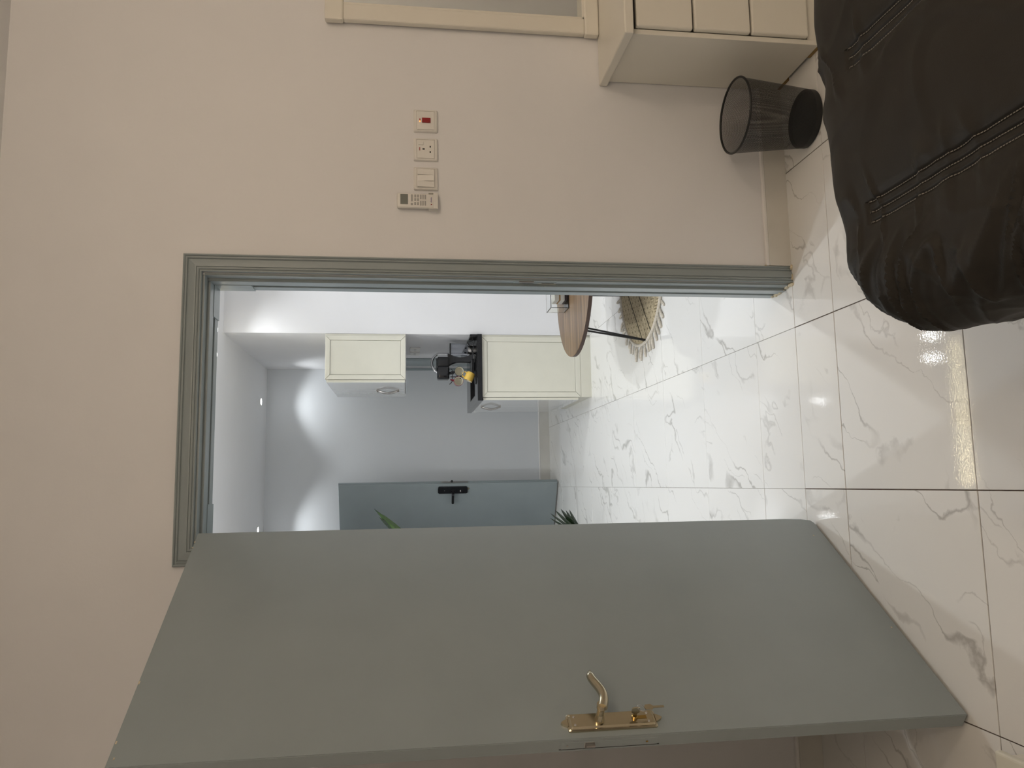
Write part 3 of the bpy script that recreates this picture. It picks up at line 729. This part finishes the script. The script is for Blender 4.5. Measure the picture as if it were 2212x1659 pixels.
link('carcass', bx(UX0+0.004, KX-0.002, CY0+0.016, UY1, UZ0, UZ1), CREAM2, uc)
framed_panel(uc, 'end_panel', UX0, KX-0.018, UZ0, UZ1, CY0, 0.036)
link('bottom_lip', bx(UX0-0.02, KX-0.02, CY0+0.02, UY1, UZ0-0.004, UZ0), GLOSS, uc)
um = (CY0+UY1)/2
d1 = link('door', bx(UX0-0.022, UX0-0.002, CY0+0.012, um-0.0015, UZ0+0.004, UZ1-0.010, 0.0015, 1), [GLOSS], uc)
link('edge_band', bx(UX0-0.021, UX0-0.003, CY0+0.0105, CY0+0.0125, UZ0+0.005, UZ1-0.011), CREAM2, d1)
d2 = link('door', bx(UX0-0.022, UX0-0.002, um+0.0015, UY1, UZ0+0.004, UZ1-0.010, 0.0015, 1), [GLOSS], uc)
bow_handle(d1, UX0-0.022, um-0.018, 1.595, 0.085, -1); bow_handle(d2, UX0-0.022, um+0.018, 1.595, 0.085, 1)
lk = thing('base_cabinet', 'lower kitchen cabinet with framed cream end panel', 'cabinet', (0, 0, 0))
link('carcass', bx(CX0+0.004, KX-0.002, CY0+0.016, CY1, 0.10, 0.862), CREAM2, lk)
link('plinth', bx(CX0+0.004, KX-0.002, CY0+0.016, CY1, 0.0, 0.10), CREAM2, lk)
framed_panel(lk, 'end_panel', CX0, KX-0.018, 0.085, 0.862, CY0, 0.040)
link('end_plinth', bx(CX0, KX-0.018, CY0, CY0+0.016, 0.0, 0.084), CREAM2, lk)
lm_ = (CY0+CY1)/2
d1 = link('door', bx(CX0-0.022, CX0-0.002, CY0+0.012, lm_-0.0015, 0.105, 0.855, 0.0015, 1), GLOSS, lk)
link('edge_band', bx(CX0-0.021, CX0-0.003, CY0+0.0105, CY0+0.0125, 0.106, 0.854), CREAM2, d1)
d2 = link('door', bx(CX0-0.022, CX0-0.002, lm_+0.0015, CY1, 0.105, 0.855, 0.0015, 1), GLOSS, lk)
bow_handle(d1, CX0-0.022, lm_-0.018, 0.745, 0.075, -1); bow_handle(d2, CX0-0.022, lm_+0.018, 0.745, 0.075, 1)
# worktop with the sink cut out
SX0, SX1, SY0_, SY1_ = 0.700, 0.955, 3.46, 3.90
ct = NB()
TX0, TX1, TY0, TY1, TZ0, TZ1 = 0.636, KX-0.002, 3.215, 4.27, 0.863, 0.900
box(ct, TX0, SX0, TY0, TY1, TZ0, TZ1); box(ct, SX1, TX1, TY0, TY1, TZ0, TZ1); box(ct, SX0, SX1, TY0, SY0_, TZ0, TZ1); box(ct, SX0, SX1, SY1_, TY1, TZ0, TZ1)
wt = tag(link('worktop', ct, GRAN), 'black granite worktop on the lower cabinet', 'worktop')
tag(link('worktop_upstand', bx(KX-0.022, KX-0.003, TY0+0.005, TY1, TZ1+0.0003, TZ1+0.055, 0.001, 1), GRAN), 'black granite upstand strip along the kitchen side wall', 'upstand')
sk = tag(link('sink', bx(SX0, SX1, SY0_, SY1_, 0.8635, 0.8655), BLACK), 'black sink bowl let into the worktop', 'sink')
for a in ((SX0, SX0+0.004, SY0_, SY1_), (SX1-0.004, SX1, SY0_, SY1_), (SX0, SX1, SY0_, SY0_+0.004), (SX0, SX1, SY1_-0.004, SY1_)):
    link('bowl_side', bx(*a, 0.8655, 0.9005), BLACK, sk)
link('drain', lathe(NB(), [(0, .004), (.03, .004), (.032, 0)], 20, (0.83, 3.68, 0.8655)), STEEL, sk)
# tap
tp = thing('kitchen_tap', 'chrome gooseneck tap behind the coffee machine', 'tap', (1.105, 3.85, 0.900))
link('base', lathe(NB(), [(.026, 0), (.026, .012), (.018, .02), (.016, .06)], 20), CHROME, tp, smooth=True)
pts = [(0, 0, 0.05), (0, 0, 0.22), (0, 0, 0.255)]
for k in range(1, 17):
    a = PI*k/16*0.86
    pts.append((-0.082+0.082*math.cos(a), 0, 0.255+0.075*math.sin(a)))
tb = NB(); tube(tb, pts, 0.0105, 12); link('spout', tb, CHROME, tp, smooth=True)
e = Vector(pts[-1]); d_ = (Vector(pts[-1])-Vector(pts[-2])).normalized()
tb = NB(); tube(tb, [e-d_*0.004, e+d_*0.028], 0.0125, 12); link('aerator', tb, CHROME, tp, smooth=True)
link('lever', tube(NB(), [(0, 0.018, 0.055), (0, 0.045, 0.075), (0, 0.075, 0.10)], 0.006, 8), CHROME, tp, smooth=True)

# coffee machine: faces the room's left, clear tank at its back
cm = thing('coffee_machine', 'black capsule coffee machine with clear water tank on the worktop', 'coffee machine', (0.98, 3.50, 0.900))
link('head', bx(-0.145, -0.04, -0.052, 0.052, 0.203, 0.300, 0.012, 3), BLACKG, cm, smooth=True)
link('head_rear', bx(-0.043, 0.036, -0.047, 0.047, 0.200, 0.297, 0.010, 3), BLACK, cm, smooth=True)
nk = NB(); rows = []
for k in range(17):
    t_ = k/16; z = 0.215-0.205*t_
    bow = math.sin(t_*PI)
    xr = 0.062-0.030*bow; xl = 0.002-0.040*(1-bow)*(1-t_)-0.004*bow
    yw = 0.046-0.010*bow
    rows.append([nk.verts.new(p) for p in ((xl, -yw, z), (xr, -yw, z), (xr+0.004, -yw+0.012, z), (xr+0.004, yw-0.012, z), (xr, yw, z), (xl, yw, z), (xl-0.006, yw-0.012, z), (xl-0.006, -yw+0.012, z))])
for i in range(16):
    for k in range(8): nk.faces.new((rows[i][k], rows[i][(k+1) % 8], rows[i+1][(k+1) % 8], rows[i+1][k]))
nk.faces.new(rows[0]); nk.faces.new(rows[-1][::-1])
link('body', nk, BLACKG, cm, smooth=True)
link('drip_tray', bx(-0.125, 0.02, -0.050, 0.050, 0.0, 0.030, 0.006, 2), BLACK, cm)
link('capsule_lever', bx(-0.075, 0.03, -0.018, 0.018, 0.300, 0.306, 0.002, 1), BLACKG, cm)
link('nozzle', lathe(NB(), [(.010, 0.165), (.012, .203)], 14, (-0.09, 0, 0)), BLACK, cm)
tk = link('water_tank', lathe(NB(), [(.050, .055), (.056, .19), (.0545, .19), (.0485, .058), (0, .058)], 28, (0.098, 0.0, 0)), TANKM, cm, smooth=True)
link('tank_lid', lathe(NB(), [(0, .197), (.060, .197), (.060, .189), (0, .189)], 28, (0.094, 0, 0)), BLACK, tk)
link('tank_base', lathe(NB(), [(.036, .0), (.036, .03), (.030, .055), (0, .055)], 24, (0.098, 0, 0)), STEEL, cm)
cb2 = NB(); tube(cb2, [(0.06, -0.04, 0.02), (0.11, -0.075, 0.012), (0.15, -0.08, 0.02), (0.16, -0.06, 0.055), (0.145, -0.09, 0.06), (0.08, -0.11, 0.03), (0.03, -0.12, 0.006), (-0.02, -0.10, 0.006)], 0.0035, 8)
link('power_cord', cb2, BLACK, cm, smooth=True)

# mug tree with mugs hanging from it
mt = thing('mug_tree', 'black metal mug stand with hooks on the worktop', 'mug rack', (0.838, 3.37, 0.900))
link('base', lathe(NB(), [(0, .008), (.052, .008), (.056, .004), (.056, 0), (0, 0)], 30), BLACK, mt)
link('pole', tube(NB(), [(0.005, 0.01, 0.005), (0.005, 0.01, 0.20)], 0.0035, 8), BLACK, mt)
ARMS = ((0.065, 0.185), (-0.045, 0.185), (0.052, 0.105), (-0.055, 0.105))
for (ax_, az_) in ARMS[:2]:
    link('hook', tube(NB(), [(0.005, 0.01, az_), (0.005+ax_*0.8, 0.01, az_-0.002), (0.005+ax_, 0.008, az_+0.012)], 0.003, 8), BLACK, mt)
link('hook', tube(NB(), [(0.005, 0.01, 0.125), (-0.01, -0.02, 0.118), (-0.012, -0.03, 0.128)], 0.003, 8), BLACK, mt)
link('hook_tip', tube(NB(), [(-0.040, 0.008, 0.190), (-0.055, 0.006, 0.208)], 0.0028, 8), BLACK, mt)
def mug(loc, rot, outer, label, r=0.037, hgt=0.07):
    t = thing('mug', label, 'mug', loc)
    t.rotation_euler = rot
    link('cup', lathe(NB(), [(0, 0), (r*0.82, 0), (r*0.95, 0.006), (r, hgt*0.5), (r, hgt), (r-0.0035, hgt), (r-0.0035, hgt-0.001)], 28, caps=False), outer, t, smooth=True)
    link('inside', lathe(NB(), [(r-0.0025, hgt+0.0004), (r-0.0050, hgt-0.002), (r-0.0055, 0.012), (r*0.6, 0.006), (0, 0.006)], 28, caps=False), CUPIN, t, smooth=True, norm=False)
    link('handle', tube(NB(), [(r-0.002, 0, hgt*0.80), (r+0.016, 0, hgt*0.80), (r+0.024, 0, hgt*0.5), (r+0.016, 0, hgt*0.20), (r-0.002, 0, hgt*0.22)], 0.0055, 8), outer, t, smooth=True)
    return t
mug((0.879, 3.39, 1.033), (PI/2, 0, 0), BLACKG, 'black mug with cream inside hanging level on the stand').rotation_euler = (PI/2, -PI/2, 0)
mug((0.802, 3.39, 1.039), (PI/2, 0, 0), DKRED, 'dark red mug with cream inside hanging on the stand').rotation_euler = (PI/2, -PI/2*0.85, 0)
ym = mug((0.845, 3.335, 0.914), (0, 0, 0), YEL, 'yellow mug hanging low on the stand', 0.036, 0.068)
ym.matrix_world = Matrix.Translation((0.868, 3.33, 0.938))@Matrix.Rotation(math.radians(-64), 4, 'Y')@Matrix.Rotation(0, 4, 'Z')

# kitchen sockets on the side wall
for yc, lab in ((3.92, 'white wall socket above the black worktop, nearer the cabinet end panel'), (4.12, 'white wall socket above the black worktop, nearer the grey door')):
    so = thing('kitchen_socket', lab, 'socket', (KX, yc, 1.37), group='kitchen sockets')
    link('frame', bx(-0.010, 0, -0.075, 0.075, -0.043, 0.043, 0.003, 2), WPLAS, so)
    link('insert', bx(-0.0125, -0.009, -0.064, 0.064, -0.032, 0.032, 0.001, 1), WPLAS2, so)
    for yy in (-0.03, 0.03): link('pin_hole', bx(-0.0130, -0.011, yy-0.004, yy+0.004, -0.010, 0.010), BLACK, so)

# ------------------------------------------------------------------ grey door in the kitchen side wall (door_3)
t3 = thing('trim_3', 'grey-blue casing of the closed kitchen door', kind='structure')
n = (-1, 0, 0); wd = 0.068
a0, a1, zt = D3A-0.06, D3B+0.06, D3Z+0.06
for P, Q in ((((KX, a0, 0), (KX, a0+wd, 0)), ((KX, a0, zt), (KX, a0+wd, zt-wd))), (((KX, a1, 0), (KX, a1-wd, 0)), ((KX, a1, zt), (KX, a1-wd, zt-wd))), (((KX, a0, zt), (KX, a0+wd, zt-wd)), ((KX, a1, zt), (KX, a1-wd, zt-wd)))):
    link('moulding', sweep(CP, (P, Q), n), PAINT, t3)
d3 = thing('door_3', 'closed grey-blue door beyond the kitchen cabinets', kind='structure', loc=(KX, D3A, 0))
link('leaf', bx(0.02, 0.06, 0.012, D3B-D3A-0.012, 0.005, D3Z-0.008, 0.002, 1), PAINT, d3)
link('handle', tube(NB(), [(0.02, 0.07, 1.0), (-0.03, 0.07, 1.0), (-0.035, 0.18, 1.0)], 0.008, 8), STEEL, d3)

# ------------------------------------------------------------------ entrance door (door_2), standing open in the living room
E0 = Vector((0.008, 4.668, 0)); EV = Vector((-0.376, 0.213, 0)).normalized()
EW = 0.865
d2_ = thing('door_2', 'open grey-blue entrance door with black electronic lock', kind='structure', loc=E0, rotz=math.atan2(EV.y, EV.x))
# local x from the lock edge towards the hinge, local +y faces the camera side
link('leaf', bx(0, EW, -0.045, 0, 0.012, 2.066, 0.002, 1), PAINT, d2_)
link('edge_bead', bx(-0.004, 0.0, -0.0445, -0.022, 0.012, 2.066), PAINT, d2_)
link('bottom_seal', bx(0, EW, -0.03, -0.015, 0.003, 0.013), GREYB, d2_)
lkb = NB(); prism(lkb, rrect(0.026, 0.094, 0.872, 1.150, 0.016, 5), 0.0, 0.020, 'xz')
lkp = link('smart_lock', lkb, BLACKG, d2_); lkp['label'] = 'black electronic lock body'
link('lever_boss', lathe(NB(), [(.0, .05), (.013, .05), (.015, .02)], 18, (0.082, 0, 1.010), 'y'), BLACK, lkp)
lvb = NB(); prism(lvb, rrect(0.074, 0.190, 0.999, 1.022, 0.010, 4), 0.034, 0.050, 'xz'); link('lever', lvb, BLACK, d2_)
link('lever_ring', lathe(NB(), [(.0065, .0505), (.0065, .0515), (.0085, .0515), (.0085, .0505)], 18, (0.090, 0, 1.010), 'y', caps=False), CHROME, d2_)
link('sensor', bx(0.055, 0.075, 0.0205, 0.0212, 0.936, 0.944), GREYB, lkp)
link('sensor', bx(0.060, 0.065, 0.0205, 0.0212, 1.086, 1.092), GREYB, lkp)
link('thumb_turn', lathe(NB(), [(0, .024), (.014, .024), (.015, .02)], 18, (0.060, 0, 1.010), 'y'), BLACK, lkp)
b2 = NB(); prism(b2, [(0.040, 0.874), (0.062, 0.874), (0.056, 0.856), (0.050, 0.852), (0.044, 0.858)], 0.0, 0.006, 'xz'); link('old_plate_tip', b2, BRASS, d2_)
fpn = link('lock_faceplate', bx(-0.0062, -0.0035, -0.037, -0.014, 0.868, 1.120), STEEL, d2_)
b2 = NB(); lathe(b2, [(0, -.020), (.006, -.018), (.010, -.010), (.010, 0)], 12, (-0.006, -0.026, 1.02), 'x'); link('latch_bolt', b2, BLACK, fpn)
link('latch_bolt', bx(-0.012, -0.006, -0.032, -0.020, 1.038, 1.055, 0.002, 1), CHROME, fpn)
t2 = thing('trim_2', 'grey-blue casing of the entrance doorway', kind='structure')
n = (1, 0, 0); a0, a1, zt = D2A-0.06, D2B+0.04, 2.16
for P, Q in ((((HXL, a0, 0), (HXL, a0+wd, 0)), ((HXL, a0, zt), (HXL, a0+wd, zt-wd))), (((HXL, a0, zt), (HXL, a0+wd, zt-wd)), ((HXL, a1, zt), (HXL, a1, zt-wd)))):
    link('moulding', sweep(CP, (P, Q), n), PAINT, t2)

# ------------------------------------------------------------------ rug, coffee table and clear box
RGC = Vector((1.268, 1.852, 0.0)); RGR = 0.448
rug = thing('round_rug', 'round woven beige rug with knotted tassels under the table', 'rug', RGC, rotz=math.radians(38))
rb_ = NB(); lathe(rb_, [(0, .008), (RGR-0.02, .008), (RGR-0.02, .001), (0, .001)], 72); link('weave', rb_, RUG, rug)
tr = NB(); tube(tr, [((RGR-0.013)*math.cos(2*PI*k/90), (RGR-0.013)*math.sin(2*PI*k/90), 0.0085) for k in range(91)], 0.0095, 8, False); link('rope_border', tr, ROPE, rug, smooth=True)
def chord(y):
    hw = math.sqrt(max(0, (RGR-0.024)**2-y*y)); return hw
for yy in (0.245, 0.10): link('dark_line', bx(-chord(yy), chord(yy), yy-0.0035, yy+0.0035, 0.008, 0.0095), mat('dark_brown_thread_%d' % int(yy*1000), (0.05, 0.038, 0.022), 0.9), rug)
tsl = NB()
tube(tsl, [(0, 0, 0.004), (0.016, 0, 0.006), (0.024, 0, 0.007), (0.038, 0, 0.008), (0.060, 0.001, 0.007), (0.082, 0, 0.005)], [0.003, 0.004, 0.0075, 0.0075, 0.0090, 0.007], 7)
t0 = link('tassel', tsl, ROPE, rug, smooth=True)
random.seed(11); NT = 56
for k in range(NT):
    a = 2*PI*k/NT+random.uniform(-0.02, 0.02)
    o = t0 if k == 0 else t0.copy()
    if k: COL.objects.link(o); o.parent = rug
    o.location = ((RGR-0.006)*math.cos(a), (RGR-0.006)*math.sin(a), 0.0)
    o.rotation_euler = (0, 0, a+random.uniform(-0.35, 0.35)); s_ = random.uniform(0.8, 1.2); o.scale = (s_, s_*0.95, s_)
TC = Vector((1.285, 2.03, 0)); TR, TZ = 0.495, 0.402
tab = thing('coffee_table', 'round walnut coffee table on black hairpin legs over the rug', 'table', TC)
tbm = NB(); lathe(tbm, [(0, TZ), (TR-0.002, TZ), (TR, TZ-0.002), (TR, TZ-0.024), (0, TZ-0.024)], 96)
for f in tbm.faces:
    if abs(f.normal.z) < 0.5 or f.calc_center_median().z < TZ-0.01: f.material_index = 1
link('top', tbm, [WOOD, WOODE], tab)
def hairpin(foot, t1, t2):
    foot, t1, t2 = Vector(foot)-TC, Vector(t1)-TC, Vector(t2)-TC
    s = (t2-t1).normalized()*0.009
    link('hairpin_leg', tube(NB(), [t1, foot-s+Vector((0, 0, 0.012)), foot+Vector((0, 0, 0)), foot+s+Vector((0, 0, 0.012)), t2], 0.0058, 8), BLACKM, tab)
hairpin((0.846, 1.762, 0.014), (0.897, 1.755, 0.378), (0.940, 1.860, 0.378))
hairpin((1.222, 2.17, 0.014), (1.203, 2.12, 0.378), (1.262, 2.20, 0.378))
hairpin((1.60, 1.80, 0.014), (1.55, 1.85, 0.378), (1.62, 1.90, 0.378))
BC = Vector((1.235, 2.20, TZ))
bxx = thing('clear_box', 'clear acrylic box of wrapped treats on the coffee table', 'box', BC)
w2, l2, hh = 0.115, 0.075, 0.115
for a in ((-w2, w2, -l2, -l2+0.004), (-w2, w2, l2-0.004, l2), (-w2, -w2+0.004, -l2+0.004, l2-0.004), (w2-0.004, w2, -l2+0.004, l2-0.004)):
    link('side', bx(*a, 0.004, hh), ACRYL, bxx)
link('bottom', bx(-w2, w2, -l2, l2, 0.0, 0.004), ACRYL, bxx); link('lid', bx(-w2-0.003, w2+0.003, -l2-0.003, l2+0.003, hh, hh+0.006, 0.002, 1), ACRYL, bxx)
for (z0, z1, m_, nm, lab) in ((0.0042, 0.022, CHOC, 'chocolate_bar', 'dark chocolate bar lying in the clear box'), (0.0222, 0.050, PAPER, 'napkin_pack', 'white paper packet lying on the dark bar'), (0.0502, 0.059, CARA, 'wafer', 'brown wafer between the white packets'), (0.0592, 0.090, PAPER, 'napkin_pack', 'white paper packet on top of the brown wafer')):
    tag(link(nm, bx(BC.x-0.062, BC.x+0.10, BC.y-0.055, BC.y+0.055, BC.z+z0, BC.z+z1, 0.002, 1), m_), lab, 'snack' if m_ != PAPER else 'packet')

# ------------------------------------------------------------------ plants behind the bedroom door
def leaf(bm, root, tip, wid, droop, seg=8, mi=0, face=(0, 1, 0)):
    root, tip = Vector(root), Vector(tip); d = tip-root
    s = d.cross(Vector(face))
    if s.length < 1e-4: s = Vector((1, 0, 0))
    s.normalize(); up = s.cross(d).normalized(); prev = None
    for k in range(seg+1):
        t = k/seg; c = root+d*t+up*droop*math.sin(PI*t)
        w_ = wid*(math.sin(PI*min(1, t*0.86+0.10))**0.8)*(1 if t < 0.999 else 0.15)
        row = [bm.verts.new(c-s*w_+up*w_*0.35), bm.verts.new(c), bm.verts.new(c+s*w_+up*w_*0.35), bm.verts.new(c-up*0.0012)]
        if prev:
            for i, j in ((0, 1), (1, 2), (2, 3), (3, 0)): bm.faces.new((prev[i], prev[j], row[j], row[i])).material_index = mi
        prev = row
    return bm
def pot(t, r, hgt):
    link('pot', lathe(NB(), [(0, 0), (r*0.72, 0), (r, hgt), (r-0.008, hgt), (r-0.012, hgt-0.02), (0, hgt-0.02)], 32), POTM, t, smooth=True)
    link('soil', lathe(NB(), [(0, hgt-0.012), (r-0.013, hgt-0.012), (r-0.013, hgt-0.02)], 24), SOIL, t)
random.seed(5)
p1 = thing('tall_plant', 'tall plant with long narrow leaves behind the bedroom door', 'plant', (-0.56, 3.28, 0))
pot(p1, 0.13, 0.26)
link('stem', tube(NB(), [(0, 0, 0.24), (0.01, 0, 0.7), (0.03, -0.01, 1.15), (0.06, -0.02, 1.36)], [0.018, 0.016, 0.013, 0.010], 10), STEM, p1, smooth=True)
def P1(px, pz): return (px+0.56, -0.08, pz)
for (rt, tp_, wd_, dr, m_) in (((0.06, -0.02, 1.34), P1(-0.165, 1.682), 0.016, 0.012, LEAF), ((0.06, -0.02, 1.33), P1(-0.190, 1.655), 0.028, 0.010, LEAF2), ((0.06, -0.02, 1.35), P1(-0.228, 1.645), 0.018, 0.02, LEAF),
        ((0.06, -0.02, 1.34), (0.02, -0.05, 1.80), 0.02, 0.0, LEAF2), ((0.06, -0.02, 1.34), (-0.12, 0.05, 1.70), 0.02, 0.03, LEAF), ((0.06, -0.02, 1.34), (-0.15, -0.12, 1.55), 0.02, 0.04, LEAF2), ((0.06, -0.02, 1.34), (0.02, 0.2, 1.62), 0.02, 0.03, LEAF)):
    link('leaf', leaf(NB(), rt, tp_, wd_, dr), m_, p1)
p2 = thing('low_plant', 'low plant with spiky dark leaves behind the bedroom door', 'plant', (-0.43, 2.95, 0))
pot(p2, 0.09, 0.15)
for (tipw, wd_, dy) in (((0.213, -0.060, 0.415), 0.010, -0.03), ((0.177, -0.000, 0.408), 0.009, 0.03), ((0.235, -0.060, 0.380), 0.013, -0.03), ((0.243, -0.030, 0.333), 0.015, 0.00), ((0.232, -0.010, 0.292), 0.013, 0.02), ((0.236, -0.050, 0.273), 0.012, -0.02), ((0.194, -0.010, 0.245), 0.009, 0.02), ((0.164, -0.030, 0.226), 0.007, 0.00)):
    link('leaf', leaf(NB(), (0.02, dy*0.3, 0.14), tipw, wd_, 0.045), LEAF, p2)
for k in range(9):
    a = random.uniform(PI*0.4, PI*1.6); l = random.uniform(0.14, 0.22)
    link('leaf', leaf(NB(), (0, 0, 0.14), (l*math.cos(a), l*math.sin(a), 0.14+random.uniform(0.02, 0.2)), 0.013, 0.04), LEAF, p2)

# ------------------------------------------------------------------ lamps
def downlight(x, y, label, power=SPOT_POWER, size=112, blend=0.75):
    t = thing('downlight', label, 'ceiling light', (x, y, H), group='recessed ceiling downlights')
    link('trim_ring', lathe(NB(), [(.030, -.001), (.032, -.006), (.040, -.004), (.042, 0), (.030, 0)], 28, caps=False), WPLAS, t)
    link('lens', lathe(NB(), [(0, -.0035), (.024, -.0035), (.030, -.001), (0, -.001)], 24), LAMPG, t)
    ld = bpy.data.lights.new('downlight_beam', 'SPOT'); ld.energy = power; ld.color = HALL_LIGHT
    ld.spot_size = math.radians(size); ld.spot_blend = blend; ld.shadow_soft_size = 0.02
    lo = bpy.data.objects.new('downlight_beam', ld); COL.objects.link(lo); lo.parent = t; lo.location = (0, 0, -0.012)
    return t
downlight(0.803, 4.818, 'round downlight near the kitchen far wall, above the cabinets', 13.0, 108, 0.5)
downlight(-0.387, 4.81, 'round downlight near the far wall, above the entrance door', 12.0, 108, 0.5)
downlight(0.957, 3.028, 'round downlight near the white wall, the one further from its corner', 6.0, 120, 0.8)
downlight(1.140, 3.028, 'round downlight near the white wall, straight above its corner', 6.0, 120, 0.8)
for (x, y, lab) in ((0.25, 1.15, 'added unseen downlight just inside the living room doorway'), (1.35, 1.25, 'added unseen downlight over the near rim of the rug'), (1.9, 2.3, 'added unseen downlight beyond the coffee table'), (-0.55, 1.3, 'added unseen downlight beside the hall wall')):  # unseen lamps, added to brighten the floor and table area
    downlight(x, y, lab, SPOT_POWER*0.92, 150)
downlight(-0.50, 2.70, 'added unseen fill downlight above the potted plants', 46.0, 140)  # hidden fill lamp, added to lift the far wall and entrance door
ls = thing('linear_light', 'slim warm linear ceiling light in the living room', 'ceiling light', (0.5, 2.75, H))
b2 = NB(); prism(b2, [(-0.58, -0.016), (0.57, 0.014), (0.57, 0.018), (-0.58, 0.010)], -0.012, -0.001, 'xy'); link('glowing_bar', b2, STRIPG, ls)
link('housing', bx(-0.6, 0.6, -0.018, 0.020, -0.001, 0), WPLAS, ls)
def added_lamp(x, y, label, power, drop=0.24, rad=0.11):  # invented globe fixture out of view, added for the bedroom's warm light
    t = thing('added_pendant', label, 'pendant lamp', (x, y, H), group='added bedroom pendants')
    link('canopy', lathe(NB(), [(0, 0), (.05, 0), (.045, -.02), (0, -.022)], 24), WPLAS, t)
    link('cord', tube(NB(), [(0, 0, -0.02), (0, 0, -drop+rad)], 0.003, 6), WPLAS, t)
    link('globe', lathe(NB(), [(0.001, rad)]+[(rad*math.sin(PI*k/16), rad*math.cos(PI*k/16)) for k in range(1, 16)]+[(0.001, -rad)], 32, (0, 0, -drop)), BEDG, t, smooth=True)
    ld = bpy.data.lights.new('added_glow', 'POINT'); ld.energy = power; ld.color = BED_LIGHT; ld.shadow_soft_size = rad+0.03
    lo = bpy.data.objects.new('added_glow', ld); COL.objects.link(lo); lo.parent = t; lo.location = (0, 0, -drop)
added_lamp(2.05, -2.75, 'added unseen warm globe pendant over the far side of the quilt', BED_POWER*1.55)
added_lamp(0.60, -3.30, 'added unseen warm globe pendant near the rear wall', BED_POWER*1.25)
